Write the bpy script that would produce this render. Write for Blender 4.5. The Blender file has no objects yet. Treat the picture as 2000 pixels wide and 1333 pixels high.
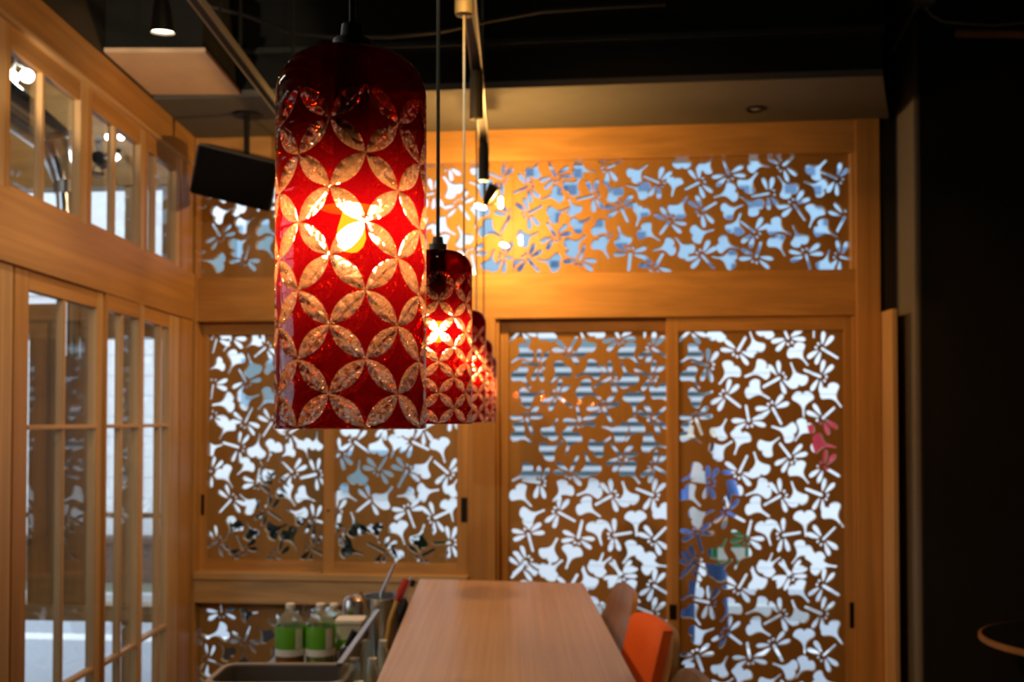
import bpy, bmesh, math, random
from mathutils import Vector, Matrix
from mathutils.geometry import delaunay_2d_cdt
R = math.radians
random.seed(7)
sc = bpy.context.scene
COL = sc.collection

# ------------------------------------------------------------------ camera
FPX = 2000.0                      # focal length in pixels of the 2000x1333 frame
PITCH = R(1.3)
SHIFT = 109.0                     # lens shift in pixels
CAM_Z = 1.6
cam_d = bpy.data.cameras.new('camera')
cam_d.sensor_width = 36.0
cam_d.lens = 36.0 * FPX / 2000.0
cam_d.shift_y = SHIFT / 2000.0
cam_d.clip_start = 0.02
cam_d.dof.use_dof = True
cam_d.dof.focus_distance = 1.0
cam_d.dof.aperture_fstop = 8.5
cam = bpy.data.objects.new('camera', cam_d)
COL.objects.link(cam)
cam.location = (0, 0, CAM_Z)
cam.rotation_euler = (R(90) + PITCH, 0, 0)
sc.camera = cam

# ------------------------------------------------------------------ world, exposure
w = bpy.data.worlds.new('sky'); sc.world = w; w.use_nodes = True
bg = w.node_tree.nodes['Background']
bg.inputs[0].default_value = (0.72, 0.86, 1.0, 1)
bg.inputs[1].default_value = 2.6
vs = sc.view_settings
vs.view_transform = 'Standard'; vs.look = 'None'; vs.exposure = 0.0; vs.gamma = 1.0
vs.use_curve_mapping = False
sc.cycles.max_bounces = 9
sc.cycles.transparent_max_bounces = 24
sc.cycles.transmission_bounces = 8
sc.cycles.diffuse_bounces = 4
sc.cycles.glossy_bounces = 4
sc.cycles.sample_clamp_indirect = 4.0
sc.cycles.caustics_reflective = False
sc.cycles.caustics_refractive = False
sc.cycles.blur_glossy = 0.5

WARM = (1.0, 0.41, 0.07)

# ------------------------------------------------------------------ pixel -> world
def ray(px, py):
    v = Vector((px - 1000.0, (666.5 - py) + SHIFT, -FPX))
    c, s = math.cos(R(90) + PITCH), math.sin(R(90) + PITCH)
    return Vector((v.x, v.y * c - v.z * s, v.y * s + v.z * c))
def at_depth(px, py, Y):
    d = ray(px, py); k = Y / d.y
    return Vector((d.x * k, Y, CAM_Z + d.z * k))
def at_x(px, py, X):
    d = ray(px, py); k = X / d.x
    return Vector((X, d.y * k, CAM_Z + d.z * k))
def at_z(px, py, Z):
    d = ray(px, py); k = (Z - CAM_Z) / d.z
    return Vector((d.x * k, d.y * k, Z))
# back wall frame: s runs along the wall to the right, d goes out to the street
WO = Vector((0, 5.0, 0))
WE = Vector((1, -0.1, 0)).normalized()
WN = Vector((0.1, 1, 0)).normalized()
def W(s, d, z):
    p = WO + WE * s + WN * d
    return Vector((p.x, p.y, z))
def wp(px, py, d=0.0):
    r = ray(px, py)
    o = Vector((0, 0, CAM_Z))
    k = ((WO + WN * d) - o).dot(WN) / r.dot(WN)
    p = o + r * k
    return (p - WO).dot(WE), p.z

# ------------------------------------------------------------------ materials
MATS = {}
def nodes(name):
    m = bpy.data.materials.new(name); m.use_nodes = True
    nt = m.node_tree; nt.nodes.clear()
    out = nt.nodes.new('ShaderNodeOutputMaterial')
    MATS[name] = m
    return m, nt, out
def N(nt, t, **kw):
    n = nt.nodes.new(t)
    for k, v in kw.items(): setattr(n, k, v)
    return n
def rgba(c): return (c[0], c[1], c[2], 1)
def plain(name, col, rough=0.5, metal=0.0, noise=0.12, scale=12.0, bump=0.0, spec=0.5, emit=None, es=0):
    m, nt, out = nodes(name)
    p = N(nt, 'ShaderNodeBsdfPrincipled')
    p.inputs['Roughness'].default_value = rough
    p.inputs['Metallic'].default_value = metal
    p.inputs['Specular IOR Level'].default_value = spec
    tc = N(nt, 'ShaderNodeTexCoord'); nz = N(nt, 'ShaderNodeTexNoise')
    nz.inputs['Scale'].default_value = scale; nz.inputs['Detail'].default_value = 4
    nt.links.new(tc.outputs['Object'], nz.inputs['Vector'])
    mix = N(nt, 'ShaderNodeMix', data_type='RGBA')
    mix.inputs['A'].default_value = rgba([c * (1 - noise) for c in col])
    mix.inputs['B'].default_value = rgba([min(1, c * (1 + noise)) for c in col])
    nt.links.new(nz.outputs['Fac'], mix.inputs['Factor'])
    nt.links.new(mix.outputs['Result'], p.inputs['Base Color'])
    if bump:
        b = N(nt, 'ShaderNodeBump'); b.inputs['Strength'].default_value = bump
        b.inputs['Distance'].default_value = 0.003
        nt.links.new(nz.outputs['Fac'], b.inputs['Height']); nt.links.new(b.outputs[0], p.inputs['Normal'])
    if emit:
        p.inputs['Emission Color'].default_value = rgba(emit); p.inputs['Emission Strength'].default_value = es
    nt.links.new(p.outputs[0], out.inputs[0])
    return m
def wood(name, col, axis, dark=0.72, rough=0.42, fine=1.0):
    """straight grain along one world axis"""
    m, nt, out = nodes(name)
    p = N(nt, 'ShaderNodeBsdfPrincipled'); p.inputs['Roughness'].default_value = rough
    p.inputs['Specular IOR Level'].default_value = 0.35
    tc = N(nt, 'ShaderNodeTexCoord'); mp = N(nt, 'ShaderNodeMapping')
    sca = [26.0 * fine] * 3; sca['XYZ'.index(axis)] = 0.9
    mp.inputs['Scale'].default_value = sca
    nt.links.new(tc.outputs['Object'], mp.inputs['Vector'])
    n1 = N(nt, 'ShaderNodeTexNoise'); n1.inputs['Scale'].default_value = 1.0; n1.inputs['Detail'].default_value = 6
    n1.inputs['Distortion'].default_value = 0.6
    nt.links.new(mp.outputs[0], n1.inputs['Vector'])
    cr = N(nt, 'ShaderNodeValToRGB')
    cr.color_ramp.elements[0].position = 0.34; cr.color_ramp.elements[1].position = 0.68
    cr.color_ramp.elements[0].color = rgba([c * dark for c in col]); cr.color_ramp.elements[1].color = rgba(col)
    nt.links.new(n1.outputs['Fac'], cr.inputs['Fac'])
    n2 = N(nt, 'ShaderNodeTexNoise'); n2.inputs['Scale'].default_value = 1.7
    nt.links.new(tc.outputs['Object'], n2.inputs['Vector'])
    mx = N(nt, 'ShaderNodeMix', data_type='RGBA', blend_type='MULTIPLY')
    mx.inputs['Factor'].default_value = 0.25
    nt.links.new(cr.outputs[0], mx.inputs['A']); nt.links.new(n2.outputs['Fac'], mx.inputs['B'])
    nt.links.new(mx.outputs['Result'], p.inputs['Base Color'])
    b = N(nt, 'ShaderNodeBump'); b.inputs['Strength'].default_value = 0.06; b.inputs['Distance'].default_value = 0.002
    nt.links.new(n1.outputs['Fac'], b.inputs['Height']); nt.links.new(b.outputs[0], p.inputs['Normal'])
    nt.links.new(p.outputs[0], out.inputs[0])
    return m
def fres(nt, ior):
    f = N(nt, 'ShaderNodeFresnel'); g = N(nt, 'ShaderNodeNewGeometry'); mr = N(nt, 'ShaderNodeMapRange')
    mr.inputs['To Min'].default_value = ior; mr.inputs['To Max'].default_value = 1.0 / ior
    nt.links.new(g.outputs['Backfacing'], mr.inputs['Value']); nt.links.new(mr.outputs[0], f.inputs['IOR'])
    return f
def pane(name, tint=(1, 1, 1), ior=1.5):
    m, nt, out = nodes(name)
    t = N(nt, 'ShaderNodeBsdfTransparent'); t.inputs[0].default_value = rgba(tint)
    g = N(nt, 'ShaderNodeBsdfGlossy'); g.inputs['Roughness'].default_value = 0.02
    f = fres(nt, ior)
    mx = N(nt, 'ShaderNodeMixShader')
    nt.links.new(f.outputs[0], mx.inputs[0]); nt.links.new(t.outputs[0], mx.inputs[1]); nt.links.new(g.outputs[0], mx.inputs[2])
    nt.links.new(mx.outputs[0], out.inputs[0])
    return m
def emission(name, col, strength):
    m, nt, out = nodes(name)
    e = N(nt, 'ShaderNodeEmission'); e.inputs[0].default_value = rgba(col); e.inputs[1].default_value = strength
    nt.links.new(e.outputs[0], out.inputs[0])
    return m

HINOKI = (0.62, 0.345, 0.115)
wood('wood_x', HINOKI, 'X'); wood('wood_y', HINOKI, 'Y'); wood('wood_z', HINOKI, 'Z')
wood('panel_board', (0.50, 0.29, 0.09), 'Z', dark=0.9, rough=0.5, fine=2.0)
wood('pale_wood_z', (0.74, 0.50, 0.25), 'Z'); wood('pale_wood_y', (0.74, 0.50, 0.25), 'Y'); wood('pale_wood_x', (0.74, 0.50, 0.25), 'X')
wood('counter_wood', (0.66, 0.44, 0.28), 'Y', dark=0.80, rough=0.33, fine=3.0)
wood('chair_wood', (0.42, 0.23, 0.09), 'Z', rough=0.35)
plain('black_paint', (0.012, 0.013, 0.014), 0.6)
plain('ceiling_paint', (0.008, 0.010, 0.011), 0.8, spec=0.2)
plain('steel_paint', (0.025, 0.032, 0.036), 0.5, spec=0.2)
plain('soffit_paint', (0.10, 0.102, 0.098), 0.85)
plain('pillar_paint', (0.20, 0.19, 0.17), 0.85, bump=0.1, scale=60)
plain('dark_wall_paint', (0.035, 0.036, 0.034), 0.85)
plain('floor_concrete', (0.16, 0.14, 0.12), 0.5, scale=5)
plain('beige_board', (0.62, 0.47, 0.34), 0.7)
plain('grey_metal', (0.30, 0.30, 0.25), 0.4, 0.2)
plain('chrome', (0.75, 0.75, 0.74), 0.18, 1.0, noise=0.04)
plain('steel', (0.55, 0.56, 0.55), 0.28, 1.0, noise=0.06)
plain('brass_dark', (0.10, 0.075, 0.03), 0.35, 0.8)
plain('black_plastic', (0.007, 0.007, 0.007), 0.45, spec=0.25)
plain('speaker_cloth', (0.004, 0.004, 0.005), 0.9, bump=0.4, scale=300, spec=0.05)
plain('orange_cloth', (0.78, 0.13, 0.012), 0.9, bump=0.3, scale=260)
plain('bin_plastic', (0.045, 0.043, 0.036), 0.5)
plain('bin_rim', (0.34, 0.30, 0.25), 0.4)
plain('cord_cloth', (0.17, 0.19, 0.17), 0.6)
plain('plug_plastic', (0.11, 0.115, 0.085), 0.5)
plain('white_plastic', (0.78, 0.78, 0.74), 0.4)
plain('green_label', (0.12, 0.42, 0.02), 0.5)
plain('white_label', (0.75, 0.76, 0.70), 0.5)
plain('tea', (0.34, 0.10, 0.01), 0.15)
plain('green_tea', (0.20, 0.22, 0.02), 0.15)
plain('red_plastic', (0.42, 0.03, 0.015), 0.4)
plain('yellow_wood', (0.55, 0.33, 0.08), 0.5)
plain('frosted', (0.62, 0.66, 0.60), 0.5)
plain('asphalt', (0.40, 0.42, 0.46), 0.9, scale=40)
plain('road_paint', (0.9, 0.9, 0.9), 0.8, noise=0.05)
plain('white_siding', (0.86, 0.86, 0.86), 0.7, noise=0.03)
plain('louvre_dark', (0.17, 0.24, 0.26), 0.6)
plain('louvre_light', (0.55, 0.57, 0.60), 0.6)
plain('blue_tile', (0.30, 0.44, 0.55), 0.5, noise=0.08)
plain('blue_glass', (0.07, 0.14, 0.26), 0.15)
plain('brown_brick', (0.13, 0.085, 0.065), 0.8)
plain('grey_green', (0.16, 0.18, 0.13), 0.9)
plain('kerb_stone', (0.5, 0.5, 0.49), 0.9)
plain('leaf_dark', (0.012, 0.035, 0.022), 0.5)
plain('planter_dark', (0.05, 0.045, 0.05), 0.6)
plain('skin', (0.62, 0.38, 0.29), 0.5, noise=0.04)
plain('jacket_blue', (0.10, 0.20, 0.55), 0.8)
plain('shirt_white', (0.82, 0.83, 0.85), 0.8)
plain('trousers_navy', (0.035, 0.075, 0.20), 0.85)
plain('hat_straw', (0.70, 0.62, 0.50), 0.8)
plain('bag_green', (0.05, 0.26, 0.10), 0.7)
plain('hair_dark', (0.02, 0.015, 0.012), 0.6)
plain('shoe_dark', (0.03, 0.03, 0.035), 0.6)
plain('pink_cloth', (0.9, 0.16, 0.22), 0.8)
pane('clear_glass')
pane('guard_glass', (0.92, 0.97, 0.92), 1.4)
def pet():
    m, nt, out = nodes('bottle_glass')
    t = N(nt, 'ShaderNodeBsdfTransparent'); t.inputs[0].default_value = (.9, .95, .88, 1)
    d = N(nt, 'ShaderNodeBsdfTranslucent'); d.inputs[0].default_value = (.8, .85, .78, 1)
    g = N(nt, 'ShaderNodeBsdfGlossy'); g.inputs['Roughness'].default_value = 0.08
    a = N(nt, 'ShaderNodeMixShader'); a.inputs[0].default_value = .28; f = fres(nt, 1.45); b = N(nt, 'ShaderNodeMixShader')
    nt.links.new(t.outputs[0], a.inputs[1]); nt.links.new(d.outputs[0], a.inputs[2])
    nt.links.new(f.outputs[0], b.inputs[0]); nt.links.new(a.outputs[0], b.inputs[1]); nt.links.new(g.outputs[0], b.inputs[2])
    nt.links.new(b.outputs[0], out.inputs[0])
pet()
emission('bulb_glow', (1.0, 0.58, 0.22), 165)
emission('spot_glow', (1.0, 0.72, 0.42), 60)
emission('capsule_glow', (1.0, 0.50, 0.13), 2800)
emission('kitchen_glow', (0.95, 1.0, 1.0), 60)
emission('fill_tube_glow', (1.0, 0.93, 0.78), 28)  # glow of the added kitchen tube, extra light for the partition

# red cased glass: lets the bulb shine through, scatters a little, glossy skin
def red_glass():
    m, nt, out = nodes('red_glass')
    tr = N(nt, 'ShaderNodeBsdfTransparent'); tr.inputs[0].default_value = (0.26, 0.009, 0.0006, 1)
    tl = N(nt, 'ShaderNodeBsdfTranslucent'); tl.inputs[0].default_value = (0.62, 0.003, 0.010, 1)
    gl = N(nt, 'ShaderNodeBsdfGlossy'); gl.inputs['Roughness'].default_value = 0.06
    tc = N(nt, 'ShaderNodeTexCoord'); nz = N(nt, 'ShaderNodeTexNoise'); nz.inputs['Scale'].default_value = 55
    nt.links.new(tc.outputs['Object'], nz.inputs['Vector'])
    bp = N(nt, 'ShaderNodeBump'); bp.inputs['Strength'].default_value = 0.25; bp.inputs['Distance'].default_value = 0.002
    nt.links.new(nz.outputs['Fac'], bp.inputs['Height'])
    for n in (tl, gl): nt.links.new(bp.outputs[0], n.inputs['Normal'])
    m1 = N(nt, 'ShaderNodeMixShader'); m1.inputs[0].default_value = 0.16
    nt.links.new(tr.outputs[0], m1.inputs[1]); nt.links.new(tl.outputs[0], m1.inputs[2])
    f = fres(nt, 1.45)
    nt.links.new(bp.outputs[0], f.inputs['Normal'])
    m2 = N(nt, 'ShaderNodeMixShader')
    nt.links.new(f.outputs[0], m2.inputs[0]); nt.links.new(m1.outputs[0], m2.inputs[1]); nt.links.new(gl.outputs[0], m2.inputs[2])
    nt.links.new(m2.outputs[0], out.inputs[0])
def cut_glass():
    m, nt, out = nodes('cut_glass')
    rf = N(nt, 'ShaderNodeBsdfGlass'); rf.inputs['Color'].default_value = (1, 0.88, 0.80, 1)
    rf.inputs['Roughness'].default_value = 0.04; rf.inputs['IOR'].default_value = 1.5
    tl = N(nt, 'ShaderNodeBsdfTranslucent'); tl.inputs[0].default_value = (1.0, 0.50, 0.26, 1)
    tc = N(nt, 'ShaderNodeTexCoord'); nz = N(nt, 'ShaderNodeTexVoronoi'); nz.inputs['Scale'].default_value = 130
    nt.links.new(tc.outputs['Object'], nz.inputs['Vector'])
    bp = N(nt, 'ShaderNodeBump'); bp.inputs['Strength'].default_value = 0.9; bp.inputs['Distance'].default_value = 0.005
    nt.links.new(nz.outputs['Distance'], bp.inputs['Height'])
    for n in (rf, tl): nt.links.new(bp.outputs[0], n.inputs['Normal'])
    tr = N(nt, 'ShaderNodeBsdfTransparent'); tr.inputs[0].default_value = (1, 0.8, 0.66, 1)
    m0 = N(nt, 'ShaderNodeMixShader'); m0.inputs[0].default_value = 0.25
    nt.links.new(rf.outputs[0], m0.inputs[1]); nt.links.new(tr.outputs[0], m0.inputs[2])
    m1 = N(nt, 'ShaderNodeMixShader'); m1.inputs[0].default_value = 0.17
    nt.links.new(m0.outputs[0], m1.inputs[1]); nt.links.new(tl.outputs[0], m1.inputs[2])
    nt.links.new(m1.outputs[0], out.inputs[0])
red_glass(); cut_glass()

# ------------------------------------------------------------------ mesh helpers
def link(name, me, mat, parent=None, smooth=False):
    if isinstance(mat, str): mat = [mat]
    for k in mat: me.materials.append(MATS[k])
    if smooth:
        for p in me.polygons: p.use_smooth = True
        me.set_sharp_from_angle(angle=R(38))
    o = bpy.data.objects.new(name, me); COL.objects.link(o)
    if parent: o.parent = parent
    return o
def from_bm(name, bm, mat, parent=None, smooth=False, normals=True):
    if normals: bmesh.ops.recalc_face_normals(bm, faces=bm.faces[:])
    me = bpy.data.meshes.new(name); bm.to_mesh(me); bm.free()
    return link(name, me, mat, parent, smooth)
def tag(o, label, cat, group=None, kind=None):
    o['label'] = label; o['category'] = cat
    if group: o['group'] = group
    if kind: o['kind'] = kind
    return o
def empty(name, loc=(0, 0, 0), rz=0.0):
    o = bpy.data.objects.new(name, None); COL.objects.link(o)
    o.location = loc; o.rotation_euler = (0, 0, rz); o.empty_display_size = 0.05
    return o
CUBE_F = [(0, 1, 3, 2), (4, 6, 7, 5), (0, 4, 5, 1), (2, 3, 7, 6), (0, 2, 6, 4), (1, 5, 7, 3)]
def hexa(bm, pts):
    vs = [bm.verts.new(p) for p in pts]
    for f in CUBE_F: bm.faces.new([vs[i] for i in f])
def add_box(bm, x0, x1, y0, y1, z0, z1, fn=None):
    pts = [Vector((x, y, z)) for x in (x0, x1) for y in (y0, y1) for z in (z0, z1)]
    if fn: pts = [fn(*p) for p in pts]
    hexa(bm, pts)
def bev(bm, w, seg=2):
    bmesh.ops.recalc_face_normals(bm, faces=bm.faces[:])
    bmesh.ops.bevel(bm, geom=bm.edges[:], offset=w, segments=seg, affect='EDGES', clamp_overlap=True)
def box(name, x0, x1, y0, y1, z0, z1, mat, parent=None, b=0.0):
    bm = bmesh.new(); add_box(bm, x0, x1, y0, y1, z0, z1)
    if b: bev(bm, b)
    return from_bm(name, bm, mat, parent)
def wbox(name, s0, s1, z0, z1, d0, d1, mat, parent=None, b=0.002):
    bm = bmesh.new(); add_box(bm, s0, s1, d0, d1, z0, z1, fn=W)
    if b: bev(bm, b, 1)
    return from_bm(name, bm, mat, parent)
def lathe(bm, prof, n=32, cx=0, cy=0, close=True):
    rings = []
    for r, z in prof:
        rings.append([bm.verts.new((cx + r * math.cos(2 * math.pi * i / n), cy + r * math.sin(2 * math.pi * i / n), z)) for i in range(n)])
    for a, b in zip(rings, rings[1:]):
        for i in range(n):
            j = (i + 1) % n
            bm.faces.new((a[i], a[j], b[j], b[i]))
    if close:
        bm.faces.new(rings[0]); bm.faces.new(rings[-1])
def tube(bm, pts, r, n=8, caps=True):
    pts = [Vector(p) for p in pts]; rings = []
    for i, p in enumerate(pts):
        t = (pts[min(i + 1, len(pts) - 1)] - pts[max(i - 1, 0)]).normalized()
        u = t.cross(Vector((0, 0, 1)) if abs(t.z) < 0.9 else Vector((1, 0, 0))).normalized(); v = t.cross(u)
        rr = r[i] if isinstance(r, (list, tuple)) else r
        rings.append([bm.verts.new(p + (u * math.cos(2 * math.pi * k / n) + v * math.sin(2 * math.pi * k / n)) * rr) for k in range(n)])
    for a, b in zip(rings, rings[1:]):
        for k in range(n): bm.faces.new((a[k], a[(k + 1) % n], b[(k + 1) % n], b[k]))
    if caps: bm.faces.new(rings[0]); bm.faces.new(rings[-1])
def tube_obj(name, pts, r, mat, parent=None, n=8):
    bm = bmesh.new(); tube(bm, pts, r, n)
    return from_bm(name, bm, mat, parent, smooth=True)
def lathe_obj(name, prof, mat, parent=None, n=32, cx=0, cy=0, close=True, smooth=True):
    bm = bmesh.new(); lathe(bm, prof, n, cx, cy, close)
    o = from_bm(name, bm, mat, parent, smooth)
    return o

# ------------------------------------------------------------------ room shell
def struct(o, label, cat): return tag(o, label, cat, kind='structure')
XL, XR, YB = -1.6, 3.2, -2.6
struct(box('floor', -3.9, XR + .1, YB - .1, 5.6, -0.12, 0.0, 'floor_concrete'), 'grey brown floor of the bar room', 'floor')
struct(box('ceiling', -1.66, XR + .1, YB - .1, 5.2, 3.9, 4.0, 'ceiling_paint'), 'black painted high ceiling of the bar room', 'ceiling')
struct(box('wall_right', XR, XR + .1, YB - .1, 5.2, 0, 3.9, 'dark_wall_paint'), 'dark side wall beyond the grey pillar', 'wall')
struct(box('wall_front', -3.9, XR, YB - .1, YB, 0, 3.9, 'dark_wall_paint'), 'dark wall opposite the patterned doors', 'wall')

# ------------------------------------------------------------------ back wall : beams and posts
def zz(px, py, d=0.0): return wp(px, py, d)[1]
def ss(px, py=800, d=0.0): return wp(px, py, d)[0]
Z_HEAD_T = 3.03
Z_TR_T = zz(1300, 306); Z_BM_T = zz(1300, 531); Z_BM_B = zz(1300, 619.5)
Z_SILL_T = zz(500, 1117.5, .03); Z_SILL_M = zz(500, 1132.5); Z_SILL_B = zz(500, 1179.5)
S_L = ss(376); S_P0 = ss(915); S_P1 = ss(968); S_R0 = ss(1671, 450); S_R1 = ss(1718, 450)
wb = empty('wall_back', W(0, 0, 0))
struct(wb, 'timber framed street front with carved panels', 'wall')
def wbp(name, s0, s1, z0, z1, d0, d1, mat):
    o = wbox(name, s0, s1, z0, z1, d0, d1, mat); o.parent = wb
    o.matrix_parent_inverse = Matrix.Translation(-wb.location); return o
wbp('header_beam', S_L, S_R0, Z_TR_T, Z_HEAD_T, 0, .14, 'wood_x')
wbp('middle_beam', S_L, S_R0, Z_BM_B, Z_BM_T, 0, .14, 'wood_x')
wbp('post', S_R0, S_R1, 0, Z_HEAD_T, -.01, .14, 'wood_z')
wbp('post', S_P0, S_P1, 0, Z_BM_B, .0, .14, 'wood_z')
wbp('post', S_L - .06, S_L + .02, 0, Z_HEAD_T, -.012, .14, 'wood_z')
wbp('window_sill', S_L + .02, S_P0, Z_SILL_M, Z_SILL_T, -.025, .14, 'pale_wood_x')
wbp('sill_board', S_L + .02, S_P0, Z_SILL_B, Z_SILL_M, -.012, .14, 'pale_wood_x')
wbp('base_board', S_L + .02, S_P0, 0, 0.22, 0, .14, 'wood_x')
wbp('wall_infill', S_R1, S_R1 + 1.6, 0, 3.9, .04, .16, 'black_paint')
wbp('wall_infill', S_L - .06, S_R1, Z_HEAD_T, 3.9, .02, .16, 'black_paint')
wbp('transom_jamb', ss(1660, 420, .03), S_R0, Z_BM_T, Z_TR_T, .012, .09, 'pale_wood_z')
wbp('door_jamb', ss(1668, 900), S_R0, 0, Z_BM_B, .006, .12, 'wood_z')
wbp('door_jamb', S_P1, ss(974, 900), 0, Z_BM_B, .02, .12, 'wood_z')
wbp('threshold', S_P1, S_R0, 0, .02, .01, .13, 'wood_x')
tb = box('trim_1', 1.742, 1.765, 4.68, 4.852, 0, 2.11, 'pale_wood_z', b=.002)
struct(tb, 'bright upright wooden side board between door post and grey pillar', 'trim')

# ------------------------------------------------------------------ fretwork : dragonflies and ginkgo leaves
def capsule(p, q, r0, r1, n=5):
    a = (q - p).normalized(); b = Vector((-a.y, a.x)); out = []
    for i in range(n):
        t = -math.pi / 2 + math.pi * i / (n - 1)
        out.append(q + (a * math.cos(t) + b * math.sin(t)) * r1)
    for i in range(n):
        t = math.pi / 2 + math.pi * i / (n - 1)
        out.append(p + (a * math.cos(t) + b * math.sin(t)) * r0)
    return out
def wing(p, a, L, wd):
    b = Vector((-a.y, a.x)); prof = [(0, .10), (.12, .42), (.35, .78), (.6, 1.0), (.82, .92), (.95, .55), (1.0, .0)]
    up = [p + a * (L * t) + b * (wd * k) for t, k in prof]; dn = [p + a * (L * t) - b * (wd * k) for t, k in reversed(prof[:-1])]
    return up + dn
GK = [(.05, 0), (.052, .2), (.06, .36), (.12, .50), (.24, .61), (.37, .68), (.455, .75), (.45, .86), (.38, .97), (.27, 1.05), (.14, 1.07), (.04, 1.03), (0, .96)]
def ginkgo(notch, stem):
    ax = notch - stem; L = min(max(ax.length * 1.0, .088), .119); ax = ax.normalized(); b = Vector((-ax.y, ax.x))
    c = notch * .5 + stem * .5; o = c - ax * (L * .5)
    pts = [o + ax * (y * L) + b * (-x * L) for x, y in GK] + [o + ax * (y * L) + b * (x * L) for x, y in reversed(GK[:-1])]
    return [pts]
def dragonfly(th, tail):
    a = tail - th; L = min(max(a.length, .082), .098); a = a.normalized(); h = -a
    b = Vector((-a.y, a.x)); polys = [capsule(th + a * .006, th + a * (L - .006), .0082, .0072)]
    for sgn in (-1, 1):
        for ang, off in ((24, .004), (-9, -.008)):
            d = b * sgn * math.cos(R(ang)) + h * math.sin(R(ang))
            polys.append(wing(th + b * sgn * .014 + h * off, d, .069, .0125))
        c = th + h * .022 + b * sgn * .0105
        polys.append([c + Vector((math.cos(t), math.sin(t))) * .0085 for t in [k * math.pi / 4 for k in range(8)]])
    return polys
def fret(name, s0, s1, z0, z1, d0, th, motifs, mat, parent):
    """solid board with the motifs cut through it (front face at depth d0)"""
    co = [Vector((s0, z0)), Vector((s1, z0)), Vector((s1, z1)), Vector((s0, z1))]
    faces = [[0, 1, 2, 3]]
    lo, hi = (s0 - .2, z0 - .2), (s1 + .2, z1 + .2)
    for poly in motifs:
        if not any(s0 < p.x < s1 and z0 < p.y < z1 for p in poly): continue
        if sum(poly[i - 1].x * poly[i].y - poly[i].x * poly[i - 1].y for i in range(len(poly))) < 0: poly = poly[::-1]
        k = len(co); co += poly; faces.append(list(range(k, k + len(poly))))
    v, e, f, ov, oe, of = delaunay_2d_cdt(co, [], faces, 0, 1e-6)
    keep = [tri for tri, o in zip(f, of) if list(o) == [0]]
    cnt = {}
    for t in keep:
        for i in range(len(t)):
            a, b = t[i], t[(i + 1) % len(t)]
            cnt[(a, b)] = 1
    nv = len(v)
    verts = [W(p[0], d0, p[1]) for p in v] + [W(p[0], d0 + th, p[1]) for p in v]
    fs = [tuple(t) for t in keep] + [tuple(nv + i for i in reversed(t)) for t in keep]
    for (a, b) in cnt:
        if (b, a) not in cnt: fs.append((b, a, nv + a, nv + b))
    me = bpy.data.meshes.new(name); me.from_pydata(verts, [], fs); me.validate()
    return link(name, me, mat, parent)
def conv(ox, oy, k, d, dl, gl, dx=0, dy=0):
    """pixel lists (zoom origin ox,oy and scale k) -> polygons on the wall plane at depth d"""
    def P(x, y): return Vector(wp(ox + x / k + dx, oy + y / k + dy, d))
    out = []
    for a, b, c, e in dl: out += dragonfly(P(a, b), P(c, e))
    for a, b, c, e in gl: out += ginkgo(P(a, b), P(c, e))
    return out
# door tile A (upper rows) and B (lower rows), zoom units of the right door
AD = [(150,20,40,130),(620,240,705,90),(1130,115,1060,-50),(1460,205,1635,310),(330,380,155,345),(1050,500,870,600),(1460,495,1280,420),
      (500,680,655,800),(970,800,1065,975),(200,905,265,1080),(735,945,705,775),(1470,915,1595,800)]
AG = [(230,220,45,355),(400,125,440,-90),(820,245,745,40),(880,85,960,-120),(1180,195,1330,380),(1390,-120,1385,105),(590,380,435,570),(915,400,690,495),
      (1240,580,1155,350),(105,430,240,610),(735,590,945,715),(1515,600,1665,800),(1275,655,1285,900),(150,720,375,640),(410,1100,510,915),
      (670,1050,590,1275),(1190,1070,960,990),(1325,955,1195,1140),(1375,1150,1605,1200),(80,1040,260,1160),(370,1270,570,1140),(865,1240,1045,1100)]
BD = [(635,230,720,50),(1155,75,1040,-75),(1480,165,1650,265),(340,325,155,300),(1060,455,880,555),(1475,455,1295,385),(515,620,700,720),(715,890,760,700),
      (1070,855,1260,825),(215,830,270,1040),(1475,900,1605,770),(205,1115,60,1250),(1160,1250,1035,1125)]
BG = [(270,200,50,310),(860,245,785,15),(620,345,465,515),(930,365,700,455),(1190,150,1335,335),(1240,545,1160,310),(85,390,250,565),(740,530,945,670),
      (1530,570,1685,775),(1290,620,1305,870),(160,690,385,600),(890,720,955,960),(1310,950,1165,1140),(400,1090,510,880),(675,970,595,1195),
      (870,1215,1050,1075),(1365,1140,1625,1170),(375,1260,570,1095),(840,1375,765,1165)]
K = 5.126
def door_motifs(d, dx=0.0):
    m = conv(1320, 640, K, d, AD, AG, dx)
    m += conv(1320, 880, K, d, BD, BG, dx)
    # the tile comes round again below
    m += conv(1322, 640, K, d, AD, AG, dx, 2380 / K)
    m += conv(1322, 880, K, d, BD[:4], BG[:6], dx, 2380 / K)
    return m
TD1 = [(745,285,680,150),(470,380,350,432),(1260,190,1415,125),(1130,470,955,510),(1785,340,1620,270),(1400,585,1470,740),(470,650,615,570),(185,690,50,610),
       (745,880,655,740),(190,1130,80,1240),(460,1100,580,1240),(985,1120,1035,960),(1495,1040,1475,1230),(1740,1190,1815,1060),(1890,720,1790,860)]
TG1 = [(110,265,40,90),(500,275,590,100),(930,200,1140,230),(1500,295,1670,155),(870,430,1020,260),(800,440,600,510),(1370,490,1220,325),(1670,430,1455,365),
       (1945,290,1910,480),(680,680,880,595),(950,650,870,490),(920,790,1100,690),(1140,770,1320,880),(1620,590,1550,780),(1600,800,1790,920),
       (1430,965,1370,770),(380,920,575,840),(260,960,60,880),(870,1010,1050,870),(1170,910,1280,1100),(1930,970,1720,1020),(780,1150,560,1115)]
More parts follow.
